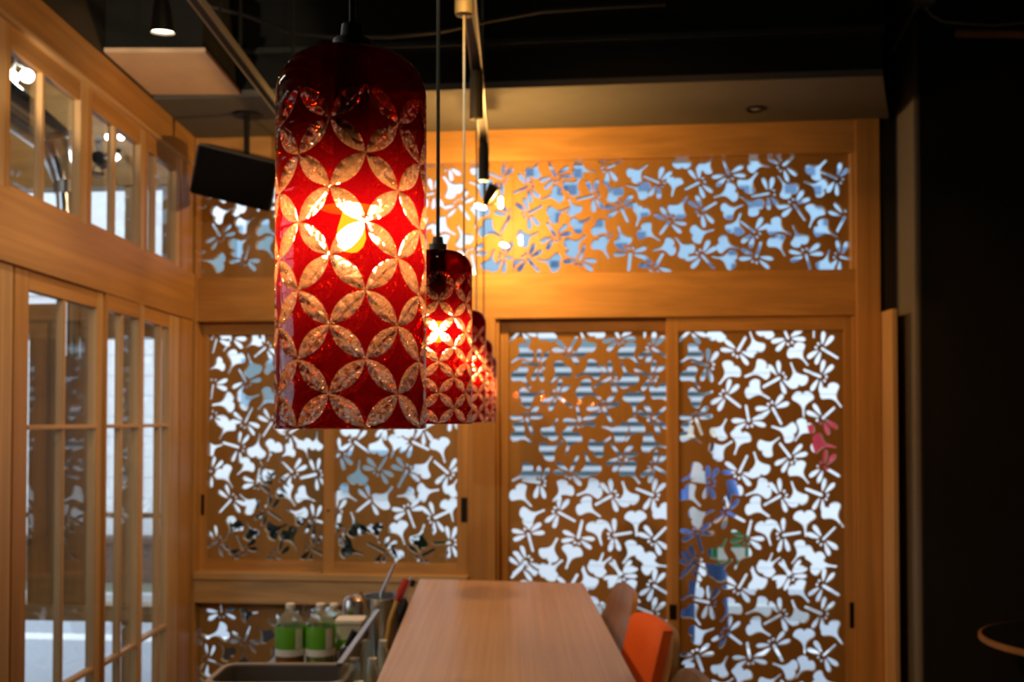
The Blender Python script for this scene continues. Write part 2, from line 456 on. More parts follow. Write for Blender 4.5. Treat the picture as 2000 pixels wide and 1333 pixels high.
TD2 = [(600,270,540,110),(300,340,145,420),(1155,175,1255,90),(1020,455,830,490),(1720,310,1545,235),(1270,570,1390,745),(320,640,480,545),(870,860,715,740),
       (1800,690,1710,860),(320,1090,450,1240),(880,1120,935,950),(1395,1080,1435,1240),(1740,1110,1860,1140)]
TG2 = [(115,195,115,-20),(340,225,440,80),(810,150,1025,185),(1440,275,1610,110),(670,430,440,500),(750,420,900,235),(1250,470,1105,275),(1590,420,1370,335),
       (40,680,175,485),(545,660,750,575),(915,630,715,490),(1505,590,1430,815),(225,890,450,830),(645,870,725,655),(1030,770,1240,885),(1350,985,1255,785),
       (1510,790,1720,910),(190,1085,50,910),(495,970,710,1025),(1065,910,1180,1105),(665,1150,425,1110),(1580,1250,1635,1035)]
def transom_motifs(d, dx=0.0):
    return conv(940, 290, 5.128, d, [q for q in TD1 if q[0] < 1900], [q for q in TG1 if q[0] < 1960], dx) + conv(1310, 290, 5.263, d, [q for q in TD2 if q[0] > 90], [q for q in TG2 if q[0] > 20], dx)
WRD = [(770,190,935,270),(480,440,555,320),(730,440,650,595),(1090,470,950,350),(270,190,405,290),(415,700,280,810),(960,860,1110,790),(735,785,795,945),
       (535,1150,380,1070),(1110,1070,950,1075),(850,1190,965,1130),(120,810,40,790),(150,300,60,350),(140,960,40,1000)]
WRG = [(470,295,525,90),(655,155,590,335),(690,145,720,-40),(230,135,240,-60),(1000,170,1060,380),(840,480,945,320),(300,555,315,350),(140,610,295,710),
       (480,745,610,575),(790,650,640,670),(830,640,1010,610),(1090,650,1170,510),(1090,700,1130,890),(310,1005,240,800),(440,915,490,1080),(640,900,710,1090),
       (820,1095,880,910),(170,1110,355,1175),(650,1140,620,1290)]
WLD = [(450,480,290,655),(1510,170,1290,225),(1210,150,1065,5),(900,620,1080,745),(765,290,790,130),(280,1000,170,1075),(600,1110,510,915),(1470,740,1580,770),(1450,1100,1570,1160),(205,140,120,100),(1010,1180,1080,1250)]
WLG = [(320,100,465,345),(910,240,800,0),(690,20,510,185),(1080,330,1240,570),(1265,400,1490,510),(740,610,545,415),(1365,720,1125,600),(520,740,380,990),
       (720,965,630,740),(905,900,1150,790),(1130,860,1270,1120)]
WLD2 = [(290,310,245,235),(280,540,325,450),(435,535,380,620),(100,320,90,400),(250,680,150,650),(205,55,160,135),(400,110,335,165),(95,500,60,560),(120,60,100,140),(530,600,590,560),(560,180,620,240),(560,400,640,360)]
WLG2 = [(245,140,185,265),(335,265,295,145),(155,200,75,240),(215,420,90,440),(250,425,365,380),(440,365,355,465),(195,528,135,635),(340,735,365,600),(455,650,405,765),
        (75,690,150,665),(360,60,285,115),(400,220,490,240),(560,300,480,320),(640,150,560,60),(650,480,560,500),(690,300,610,280),(545,690,480,740),(610,640,640,745),(680,690,690,590)]
def win_l_motifs(d): return conv(380, 900, 6.346, d, WLD, WLG) + conv(380, 640, 2.897, d, WLD2, WLG2)
def win_r_motifs(d): return conv(630, 820, 4.443, d, WRD, WRG) + conv(630, 820, 4.443, d, WRD, WRG, 3, -1110 / 4.443)
LPD = [(465,300,455,150),(255,1000,530,1090),(820,720,890,520),(90,560,10,620),(90,1180,30,1260)]
LPG = [(775,330,1030,290),(560,560,240,670),(620,960,420,720),(1190,690,990,480),(820,1080,790,860),(440,1270,600,1130),(1330,900,1160,1040)]

# ------------------------------------------------------------------ windows and doors of the back wall
def kid(o, p):
    o.parent = p; o.matrix_parent_inverse = p.matrix_basis.inverted(); return o
def kid2(o, p):      # child of a part whose mesh already sits in world coordinates
    o.parent = p; return o
def leaf(root, s, z, d0, d1, motifs_fn, board='panel_board', wz='wood_z', wx='wood_x'):
    so0, sg0, sg1, so1 = s; zo0, zg0, zg1, zo1 = z
    kid(wbox('stile', so0, sg0, zo0, zo1, d0, d1, wz), root)
    kid(wbox('stile', sg1, so1, zo0, zo1, d0, d1, wz), root)
    kid(wbox('rail', sg0, sg1, zg1, zo1, d0 + .001, d1 - .001, wx), root)
    kid(wbox('rail', sg0, sg1, zo0, zg0, d0 + .001, d1 - .001, wx), root)
    dp = d0 + .014
    kid(fret('carved_panel', sg0 - .006, sg1 + .006, zg0 - .006, zg1 + .006, dp, d1 - dp - .004, motifs_fn(dp), board, None), root)
    kid(wbox('glass_pane', sg0 - .004, sg1 + .004, zg0 - .004, zg1 + .004, d0 + .005, d0 + .008, 'clear_glass', b=0), root)
def pull(root, px0, px1, py0, py1, d, mat='black_plastic'):
    s0, z1 = wp(px0, py0, d); s1, z0 = wp(px1, py1, d)
    h = kid(wbox('handle', s0, s1, z0, z1, d - .0025, d + .004, 'brass_dark', b=.0015), root)
    kid2(wbox('finger_recess', s0 + .004, s1 - .004, z0 + .005, z1 - .005, d - .0035, d - .001, mat, b=.0), h)
D1, D2 = (.070, .116), (.020, .066)      # back and front tracks
ZW = (Z_SILL_T - .004, zz(500, 1093, .08), zz(500, 655, .08), Z_BM_B + .01)
w1 = empty('window_1', W(ss(510), .09, Z_SILL_T)); struct(w1, 'sliding sash of carved dragonfly board in the timber corner', 'window')
leaf(w1, (ss(384, 800, .08), ss(407, 800, .08), ss(633, 800, .08), ss(655, 800, .08)), ZW, *D1, win_l_motifs)
pull(w1, 389.5, 399, 966, 1007, D1[0])
ZW2 = (Z_SILL_T - .004, zz(800, 1100.5, .03), zz(800, 652, .03), Z_BM_B + .01)
w2 = empty('window_2', W(ss(770), .05, Z_SILL_T)); struct(w2, 'sliding sash of carved dragonfly board beside the middle post', 'window')
leaf(w2, (ss(632, 800, .03), ss(655, 800, .03), ss(893, 800, .03), ss(917, 800, .03)), ZW2, *D2, win_r_motifs)
pull(w2, 900, 913, 972, 1021, D2[0])
s_, z_ = wp(641, 998, D2[0])
kn = bmesh.new()
lathe(kn, [(.001, -.004), (.006, -.004), (.007, 0), (.007, .004)], 12)
for v in kn.verts: v.co = W(s_ + v.co.x, D2[0] + v.co.z, z_ + v.co.y)
kid(from_bm('lock_knob', kn, 'brass_dark'), w2)
# transom
w3 = empty('window_3', W(ss(1000, 420), .06, Z_BM_T)); struct(w3, 'long transom of carved dragonfly and ginkgo boards under the header', 'window')
for a, b, dx in ((ss(1002, 420, .05), ss(1660, 420, .05), 0), (ss(386, 420, .05), ss(1002, 420, .05), -656)):
    fn = (lambda dx: (lambda d: transom_motifs(d, dx)))(dx)
    kid(fret('carved_panel', a + .0008, b - .0008, Z_BM_T - .005, Z_TR_T + .005, .05, .034, fn(.05), 'panel_board', None), w3)
    kid(wbox('glass_pane', a + .0005, b - .0005, Z_BM_T + .001, Z_TR_T - .001, .040, .043, 'clear_glass', b=0), w3)
# low fixed light below the sill
w4 = empty('window_4', W(ss(640), .06, .2)); struct(w4, 'low fixed light of carved board under the window sill', 'window')
def low_motifs(d):
    m = conv(370, 1160, 7.704, d, LPD, LPG)
    for k in range(1, 4):
        m += conv(370 + 165 * k, 1160, 7.704, d, LPD, [q for q in LPG if q[0] < 1180])
        m += conv(370 + 165 * (k - 1), 1330, 7.704, d, LPD, [q for q in LPG if q[0] < 1180])
    return m
kid(fret('carved_panel', S_L + .022, S_P0, .22, Z_SILL_B, .05, .03, low_motifs(.05), 'panel_board', None), w4)
kid(wbox('glass_pane', S_L + .022, S_P0 - .001, .221, Z_SILL_B - .001, .042, .045, 'clear_glass', b=0), w4)
# doors
ZD = (.022, .14, zz(1150, 649.5, .08), Z_BM_B + .01)
d1 = empty('door_1', W(ss(1150), .09, .022)); struct(d1, 'carved sliding door beside the middle post, on the outer track', 'door')
leaf(d1, (ss(973, 900, .08), ss(994, 900, .08), ss(1304, 900, .08), ss(1328, 900, .08)), ZD, *D1, lambda d: door_motifs(d, -331))
ZD2 = (.022, .14, zz(1480, 647, .03), Z_BM_B + .01)
d2 = empty('door_2', W(ss(1490), .05, .022)); struct(d2, 'carved sliding door by the grey pillar, on the inner track', 'door')
leaf(d2, (ss(1302, 900, .03), ss(1326, 900, .03), ss(1649, 900, .03), ss(1669, 900, .03)), ZD2, *D2, lambda d: door_motifs(d))
pull(d2, 1659, 1673, 1177, 1228, D2[0])
pull(d2, 1307, 1322, 1181, 1212, D2[0])

# ------------------------------------------------------------------ left partition of glazed timber
wl = empty('wall_left', (XL, 3, 0)); struct(wl, 'glazed timber partition along the counter side', 'wall')
def lw(name, y0, y1, z0, z1, x0, x1, mat, root=None):
    return kid(box(name, x0, x1, y0, y1, z0, z1, mat, b=.002), root or wl)
YE = 5.135
lw('top_board', -.4, YE, 2.875, 3.03, -1.66, -1.60, 'wood_y')
lw('ledge', -.4, YE, 2.868, 2.884, -1.66, -1.588, 'pale_wood_y')
lw('middle_beam', -.4, YE, 2.10, 2.335, -1.68, -1.595, 'wood_y')
lw('post', 4.95, YE, 0, 2.10, -1.67, -1.605, 'wood_z')
lw('post', 4.95, YE, 2.335, 2.87, -1.67, -1.605, 'wood_z')
lw('post', 3.216, 3.296, 0, 2.10, -1.69, -1.61, 'pale_wood_z')
lw('base_board', -.4, YE, 0, .18, -1.67, -1.605, 'wood_y')
lw('wall_infill', YB, -.4, 0, 3.03, -1.68, -1.60, 'dark_wall_paint')
lw('wall_infill', YB, YE, 3.03, 3.9, -1.68, -1.602, 'dark_wall_paint')
WN_ = [5]
def lsash(y0, y1, z0, z1, stl, str_, rt, rb, muntins, bars, label, xo=0.0):
    root = empty('window_%d' % WN_[0], (-1.63, (y0 + y1) / 2, z0)); WN_[0] += 1
    struct(root, label, 'window')
    x0, x1 = -1.645 + xo, -1.61 + xo
    lw('stile', y0, y0 + stl, z0, z1, x0, x1, 'wood_z', root)
    lw('stile', y1 - str_, y1, z0, z1, x0, x1, 'pale_wood_z', root)
    lw('rail', y0 + stl, y1 - str_, z1 - rt, z1, x0, x1 - .001, 'wood_y', root)
    lw('rail', y0 + stl, y1 - str_, z0, z0 + rb, x0, x1 - .001, 'wood_y', root)
    for m in muntins: lw('muntin', m - .011, m + .011, z0 + rb, z1 - rt, x0 + .003, x1 - .004, 'pale_wood_z', root)
    for b in bars: lw('glazing_bar', y0 + stl, y1 - str_, b - .008, b + .008, x0 + .004, x1 + .002, 'pale_wood_y', root)
    lw('glass_pane', y0 + stl - .003, y1 - str_ + .003, z0 + rb - .003, z1 - rt + .003, x0 + .009, x0 + .012, 'clear_glass', root)
lsash(2.52, 3.235, 2.335, 2.87, .05, .05, .075, .02, [2.87], [], 'clear transom light over the partition, farthest from the corner')
lsash(3.235, 3.87, 2.335, 2.87, .03, .07, .075, .02, [3.505], [], 'clear transom light with the silver duct behind it')
lsash(3.87, 4.475, 2.335, 2.87, .035, .06, .075, .02, [4.14], [], 'clear transom light second from the timber corner')
lsash(4.475, 4.95, 2.335, 2.87, .035, .06, .075, .02, [4.61], [], 'clear transom light next to the hanging loudspeaker')
lsash(2.45, 3.216, .18, 2.10, .06, .05, .066, .08, [2.83], [1.575, .64], 'tall glazed partition sash farthest from the corner')
lsash(3.306, 4.025, .18, 2.10, .10, .06, .066, .08, [3.69], [1.575, .64], 'tall glazed partition sash with a wide stile, two from the corner')
lsash(4.025, 4.445, .18, 2.10, .02, .06, .066, .08, [4.205], [1.575, .64], 'narrow tall partition sash with one thin muntin, second from the corner', .012)
lsash(4.445, 4.95, .18, 2.10, .02, .15, .066, .08, [4.70], [1.575, .64], 'tall partition sash with a broad pale stile at the timber corner')
for a_, b_, nm in ((-.4, .55, 'opposite the back of the room'), (.55, 1.5, 'beside the largest red pendant'), (1.5, 2.45, 'beside the second red pendant')):
    lsash(a_, b_, .18, 2.10, .05, .05, .066, .08, [(a_ + b_) / 2], [1.575, .64], 'tall glazed partition sash ' + nm)
    lsash(a_, b_ + (.07 if b_ > 2 else 0), 2.335, 2.87, .05, .05, .075, .02, [(a_ + b_) / 2], [], 'clear transom light ' + nm)

# ------------------------------------------------------------------ kitchen side room beyond the partition
struct(box('ceiling_side', -3.9, -1.68, -2.7, 5.3, 3.45, 3.55, 'ceiling_paint'), 'dark ceiling of the kitchen beyond the partition', 'ceiling')
ws = empty('wall_side', (-3.85, 2, 0)); struct(ws, 'beige far wall of the kitchen with an added wide window for daylight', 'wall')
for nm, y0, y1, z0, z1 in (('wall_panel', -2.7, 5.4, 0, .9), ('wall_panel', -2.7, 5.4, 2.9, 3.45), ('wall_panel', -2.7, .45, .9, 2.9), ('wall_panel', 3.05, 5.4, .9, 2.9)):
    kid(box(nm, -3.9, -3.8, y0, y1, z0, z1, 'beige_board'), ws)
for y in (.48, 1.75, 3.02): kid(box('mullion', -3.88, -3.82, y - .03, y + .03, .9, 2.9, 'pale_wood_z'), ws)
kid(box('glass_pane', -3.852, -3.848, .45, 3.05, .9, 2.9, 'clear_glass'), ws)  # guessed window out of view, opened to let side daylight in
struct(box('pavement', -16, -3.92, -8, 5.0, -.2, -.05, 'asphalt'), 'pale pavement outside the added kitchen window', 'pavement')
wk = empty('wall_street', W(-2.6, 0, 0)); struct(wk, 'timber street front of the kitchen beyond the partition', 'wall')
SK0, SK1 = -3.85, S_L - .062
def wkp(name, s0, s1, z0, z1, d0, d1_, mat): return kid(wbox(name, s0, s1, z0, z1, d0, d1_, mat), wk)
wkp('header_beam', SK0, SK1, 2.80, 3.46, .02, .14, 'wood_x')
wkp('middle_beam', SK0, SK1, 2.02, 2.20, .02, .14, 'wood_x')
wkp('window_sill', SK0, SK1, .58, .66, -.01, .14, 'pale_wood_x')
wkp('base_board', SK0, SK1, 0, .12, .02, .14, 'wood_x')
for i, s in enumerate((-1.78, -1.98, -2.72, -3.1, -3.5)):
    wkp('post' if i % 2 else 'mullion', s - (.028 if i % 2 else .015), s + (.028 if i % 2 else .015), .66, 2.02, .03, .10, 'pale_wood_z')
    wkp('post' if i % 2 else 'mullion', s - .02, s + .02, 2.20, 2.80, .03, .10, 'pale_wood_z')
    wkp('post' if i % 2 else 'mullion', s - .02, s + .02, .12, .58, .03, .10, 'pale_wood_z')
sA, sB = ss(62, 900, .05), ss(188, 900, .05)
wkp('boarded_bay', sA, sB, .66, 2.02, .015, .10, 'chair_wood')
t = tag(empty('fill_tube_lamp', (-2.9, 3.0, 3.4)), 'added off-view fill tube on the kitchen ceiling', 'lamp')  # unseen tube added to brighten kitchen and partition
kid(box('housing', -2.94, -2.86, 2.3, 3.7, 3.40, 3.45, 'white_plastic'), t)
kid(tube_obj('tube', [(-2.9, 2.34, 3.38), (-2.9, 3.66, 3.38)], .016, 'fill_tube_glow', n=12), t)
wkp('glazing_bar', SK0, SK1, 1.10, 1.125, .035, .09, 'pale_wood_x')
for z0, z1 in ((.121, .579), (.661, 2.019), (2.201, 2.799)):
    wkp('glass_pane', SK0, SK1, z0, z1, .11, .114, 'clear_glass')
# duct, fan and lamps seen through the transom
t = tag(empty('ventilation_duct', (-2.12, 4.7, 3.0)), 'shiny silver ventilation duct hanging in the kitchen behind the transom', 'duct')
pts = [(-2.75, 4.3, 3.3), (-2.4, 4.55, 3.12), (-2.16, 4.78, 2.92), (-2.1, 4.83, 2.7), (-2.09, 4.84, 2.2), (-2.09, 4.84, 1.9)]
kid(tube_obj('duct_pipe', pts, [.11, .11, .09, .06, .045, .045], 'chrome', n=18), t)
for p in (1, 2, 3):
    b = bmesh.new(); tube(b, [Vector(pts[p]) - (Vector(pts[p + 1]) - Vector(pts[p])) * .06, Vector(pts[p]) + (Vector(pts[p + 1]) - Vector(pts[p])) * .06], [.118, .118, .1, .068][p], 18)
    kid(from_bm('clamp_ring', b, 'steel', smooth=True), t)
for k, (px, py, Y, L) in enumerate(((30, 140, 4.75, 'cluster of white kitchen bulbs hanging near the silver duct'), (224, 268, 4.9, 'small white kitchen lamp hanging over the fan'))):
    c = at_depth(px, py, Y)
    t = tag(empty('kitchen_lamp', c), L, 'lamp')
    kid(tube_obj('stem', [c + Vector((0, 0, .04)), Vector((c.x, c.y, 3.45))], .006, 'grey_metal'), t)
    for j in range(3 if k == 0 else 2):
        q = c + (Vector((.055 * math.cos(j * 2.1), .02 * math.sin(j), -.02 - .05 * (j == 1))) if k == 0 else Vector((-.03 + .06 * j, 0, 0)))
        r = .030 if k == 0 else .014
        kid(lathe_obj('bulb', [(r * math.sin(a * math.pi / 8) + .0005, -r * math.cos(a * math.pi / 8)) for a in range(9)], 'kitchen_glow', n=14), t).location = q
        t.children[-1].matrix_parent_inverse = Matrix.Translation(-c)
        kid(tube_obj('arm', [c + Vector((0, 0, .045)), q + Vector((0, 0, r))], .005, 'grey_metal'), t)
c = at_depth(195, 310, 4.95)
t = tag(empty('wall_fan', c), 'black kitchen fan on a bracket behind the transom', 'fan')
kid(tube_obj('bracket', [c + Vector((0, .02, 0)), c + Vector((0, .12, .05)), Vector((c.x, 5.18, c.z + .1))], .014, 'black_plastic'), t)
b = bmesh.new(); tube(b, [c + Vector((0, -.03, 0)), c + Vector((0, .05, 0))], [.03, .04], 16); kid(from_bm('motor', b, 'black_plastic', smooth=True), t)
for k in range(4):
    a0 = k * math.pi / 2; b = bmesh.new()
    pr = [(.03, -.2), (.09, -.35), (.11, 0), (.09, .3), (.03, .2)]
    v0 = [b.verts.new(c + Vector((r * math.cos(a0 + a), -.02 + .05 * a, r * math.sin(a0 + a)))) for r, a in pr]
    v1 = [b.verts.new(v.co + Vector((0, .004, 0))) for v in v0]
    b.faces.new(v0); b.faces.new(v1[::-1])
    for i in range(5): b.faces.new((v0[i], v1[i], v1[(i + 1) % 5], v0[(i + 1) % 5]))
    kid(from_bm('blade', b, 'steel'), t)

# ------------------------------------------------------------------ soffit, pillar, ceiling pieces
sf = empty('ceiling_soffit', W(0, -.3, 3.03)); struct(sf, 'grey dropped soffit in front of the carved transom', 'ceiling')
bm = bmesh.new(); hexa(bm, [W(s_, d_, z_) for s_, d_ in ((S_L - .07, -.62), (S_L - .07, .02)) for z_ in (3.03, 3.06)] + [W(s_, d_, z_) for s_, d_ in ((1.61, -.62), (1.80, .02)) for z_ in (3.03, 3.06)])
kid(from_bm('soffit_board', bm, 'soffit_paint'), sf)
kid(wbox('fascia', S_L - .07, 1.61, 3.06, 3.9, -.615, -.58, 'ceiling_paint'), sf)
kid(wbox('steel_flange', S_L - .07, 1.61, 3.20, 3.225, -.68, -.615, 'steel_paint'), sf)
kid(wbox('steel_flange', S_L - .07, 1.61, 3.44, 3.46, -.72, -.615, 'steel_paint'), sf)
pil = box('wall_pillar', 1.83, 3.2, 4.63, 5.2, 0, 3.9, 'pillar_paint', b=.006)
struct(pil, 'grey rendered pillar at the end of the street front', 'pillar')
pf = kid(box('shade_panel', 1.846, 3.19, 4.612, 4.632, 0.0, 3.88, 'black_paint'), pil)  # black sheet stands in for the unlit pillar front
# beige boxed panel over the partition
cb = tag(empty('ceiling_box', (-1.4, 4.24, 3.04)), 'boxed ceiling unit with a beige underside next to the timber partition', 'ceiling unit')
kid(box('case', -1.598, -1.215, 3.99, 4.49, 3.058, 3.9, 'ceiling_paint'), cb)
kid(box('underside_panel', -1.598, -1.20, 3.975, 4.50, 3.04, 3.058, 'beige_board', b=.002), cb)
# unlit recessed downlight in the soffit
c = at_z(1475, 212, 3.03)
t = tag(empty('recessed_downlight', c), 'small unlit recessed downlight in the grey soffit', 'downlight')
kid(lathe_obj('trim_ring', [(.028, 3.031), (.042, 3.029), (.044, 3.022), (.036, 3.020), (.028, 3.029)], 'black_plastic', n=28, cx=c.x, cy=c.y, close=False), t)
kid(lathe_obj('lens', [(.001, 3.024), (.018, 3.024), (.027, 3.0285)], 'steel', n=24, cx=c.x, cy=c.y), t)
# ceiling cable and hanger rods
pts = [at_depth(x, y, 3.9) for x, y in ((380, 5), (480, 30), (560, 62), (640, 72), (760, 72), (860, 62), (960, 40), (1060, 22), (1180, 14), (1300, 8))]
tag(tube_obj('ceiling_cable', pts, .008, 'steel_paint'), 'dark electric cable sagging across under the black ceiling', 'cable')
for x, y1_, L in ((469, 90, 'thin dark hanger rod beside the suspended track'), (572, 125, 'thin dark hanger rod behind the largest red pendant')):
    p = at_depth(x, y1_, 3.85)
    tag(tube_obj('hanger_rod', [p, Vector((p.x, p.y, 3.9))], .007, 'steel_paint'), L, 'rod')
t = tag(empty('junction_box', at_depth(1800, 4, 4.58)), 'grey junction box with loose cables on top of the pillar', 'electrical box')
p = at_depth(1800, 4, 4.58)
kid(box('case', p.x - .05, p.x + .05, 4.545, 4.61, p.z - .02, p.z + .06, 'grey_metal', b=.004), t)
kid(tube_obj('cable', [at_depth(x, y, 4.56) for x, y in ((1792, 12), (1779, 32), (1765, 60), (1752, 82), (1741, 101))], .010, 'grey_metal'), t)
kid(tube_obj('cable', [at_depth(x, y, 4.56) for x, y in ((1806, 14), (1820, 30), (1840, 42), (1880, 46), (1940, 50), (2010, 44))], .006, 'grey_metal'), t)
tag(tube_obj('conduit_pipe', [at_depth(x, y, 4.54) for x, y in ((1868, 66), (2060, 68))], .018, 'chair_wood'), 'brownish conduit pipe running along the top of the pillar face darkened as shade', 'pipe')

# ------------------------------------------------------------------ outside
def outd(px, py, z): 
    p = at_z(px, py, z); return (p - WO).dot(WN)
bm = bmesh.new(); add_box(bm, -14, 14, .62, 20, -.2, -.05, fn=W)
add_box(bm, -3.5, 14, .16, .62, -.2, -.05, fn=W)
struct(from_bm('street', bm, 'asphalt'), 'pale blue grey asphalt street outside', 'street')
tag(wbox('road_line', -13, 13, -.05, -.044, 2.36, 2.56, 'road_paint', b=0), 'white painted line running along the street', 'road marking')
bd = empty('building', W(0, 5.2, 0))
tag(bd, 'pale boarded building with louvres across the street', 'building')
zt = wp(1300, 560, 5.1)[1]
nb = 14
for i in range(nb):
    z0 = -.05 + (zt + .05) * i / nb; z1 = -.05 + (zt + .05) * (i + 1) / nb - .004
    kid(wbox('siding_board', -9, 9, z0, z1, 5.2, 5.24, 'white_siding', b=.004), bd)
kid(wbox('rear_wall', -9, 9, -.05, 8, 5.24, 5.5, 'louvre_light'), bd)
s0 = wp(935, 420, 5.1)[0]
kid(wbox('upper_wall', s0, 9, zt, 7.5, 5.16, 5.24, 'blue_tile'), bd)
kid(wbox('upper_wall', -9, s0, zt, 7.5, 5.14, 5.24, 'white_siding'), bd)
# small blue panes of the upper floor
me_p = None
for r in range(8):
    for c_ in range(32):
        if random.random() < .45: continue
        px = 950 + c_ * 24 + random.uniform(-5, 5) + (r % 2) * 11; py = 306 + r * 30 + random.uniform(-5, 5)
        s_, z_ = wp(px, py, 5.1); wd, hh = random.uniform(.035, .06), random.uniform(.022, .05)
        kid(wbox('window_pane', s_ - wd, s_ + wd, z_ - hh, z_ + hh, 5.145, 5.17, 'blue_glass', b=0), bd)
# grey louvres seen through the outer door
sa, za = wp(978, 671, 5.1); sb, zb = wp(1378, 922, 5.1)
lv = kid(wbox('louvre_frame', sa - .06, sb + .06, zb - .05, za + .05, 5.15, 5.2, 'louvre_dark'), bd)
nl = 13
for i in range(nl):
    z0 = zb + (za - zb) * i / nl
    kid2(wbox('louvre_slat', sa, sb, z0, z0 + (za - zb) / nl * .48, 5.08, 5.15, 'louvre_light', b=.003), lv)
for px0, px1, py0, py1 in ((380, 470, 440, 545), (480, 560, 430, 545), (470, 560, 700, 790), (660, 800, 880, 960)):
    s0_, z1_ = wp(px0, py0, 5.1); s1_, z0_ = wp(px1, py1, 5.1)
    wv = kid(wbox('window', s0_, s1_, z0_, z1_, 5.11, 5.2, 'blue_tile'), bd)
    kid2(wbox('pane', s0_ + .05, s1_ - .05, z0_ + .05, z1_ - .05, 5.10, 5.12, 'louvre_dark', b=0), wv)
lowall = empty('garden_wall', W(-4, 4.7, -.05)); tag(lowall, 'low brown brick wall along the far side of the street', 'wall')
kid(wbox('wall_body', -9, -2.1, -.05, .40, 4.55, 4.75, 'brown_brick'), lowall)
kid(wbox('coping', -9, -2.08, .40, .46, 4.52, 4.78, 'brown_brick'), lowall)
tag(wbox('kerb', -13, 13, -.05, .06, 3.68, 3.83, 'kerb_stone'), 'pale stone kerb along the far side of the street', 'kerb')
tag(wbox('verge_strip', -9, -2.0, -.05, .03, 3.85, 4.52, 'grey_green'), 'grey green verge in front of the low brown wall', 'verge')
# dark shrubs in planters outside the sliding sashes
def shrub(px, py_top, d, wdt, label):
    s, zt_ = wp(px, py_top, d)
    root = tag(empty('potted_shrub', W(s, d, -.05)), label, 'shrub', 'potted shrubs outside the window')
    kid(wbox('planter', s - wdt * .42, s + wdt * .42, -.05, .34, d - .14, d + .14, 'planter_dark', b=.01), root)
    kid(tube_obj('stem', [W(s, d, .3), W(s + .02, d, .6)], .018, 'chair_wood'), root)
    vs_, fs_ = [], []
    rnd = random.Random(int(px))
    zc = (zt_ + .42) / 2; rz = (zt_ - .42) / 2
    for i in range(420):
        u = rnd.uniform(-1, 1); a = rnd.uniform(0, 6.283); rr = rnd.random() ** .4
        q = Vector((s + wdt * .5 * rr * math.sqrt(1 - u * u) * math.cos(a), d + .16 * rr * math.sqrt(1 - u * u) * math.sin(a), zc + rz * rr * u))
        e1 = Vector((rnd.uniform(-1, 1), rnd.uniform(-1, 1), rnd.uniform(-1, 1))).normalized(); e2 = e1.cross(Vector((.3, .8, .5))).normalized()
        k = len(vs_); L = rnd.uniform(.03, .06)
        for v in (q - e1 * L, q + e2 * L * .4, q + e1 * L, q - e2 * L * .4): vs_.append(W(v.x, v.y, v.z))
        fs_ += [(k, k + 1, k + 2), (k, k + 2, k + 3)]
    me = bpy.data.meshes.new('foliage'); me.from_pydata(vs_, [], fs_)
    f = kid(link('foliage', me, 'leaf_dark'), root); f['kind'] = 'stuff'
shrub(470, 1010, .75, .22, 'dark potted shrub outside the corner sash')
shrub(590, 1000, .75, .24, 'dark potted shrub outside between both sliding sashes')
shrub(705, 1000, .78, .42, 'wide dark potted shrub outside the sash with the lock knob')
shrub(835, 1030, .75, .30, 'dark potted shrub outside next to the middle post')
shrub(532, 880, 1.25, .20, 'tall slim dark shrub outside behind the red pendant')
# pink pennant on a pole
c = at_depth(1608, 862, 6.5)
t = tag(empty('pennant_flag', (c.x, c.y, -.05)), 'small pink pennant on a thin pole outside the inner door', 'flag')
kid(tube_obj('pole', [(c.x + .11, c.y, -.05), (c.x + .11, c.y, c.z + .2)], .008, 'white_plastic'), t)
b = bmesh.new(); gr = [[b.verts.new((c.x + .1 - .2 * i / 6 * (1 - .4 * j / 5), c.y + .018 * math.sin(i * 1.4), c.z + .15 - .3 * j / 5 - .05 * i / 6)) for i in range(7)] for j in range(6)]
for j in range(5):
    for i in range(6): b.faces.new((gr[j][i], gr[j][i + 1], gr[j + 1][i + 1], gr[j + 1][i]))
ex = bmesh.ops.solidify(b, geom=b.faces[:], thickness=.003)
kid(from_bm('cloth', b, 'pink_cloth', smooth=True), t)

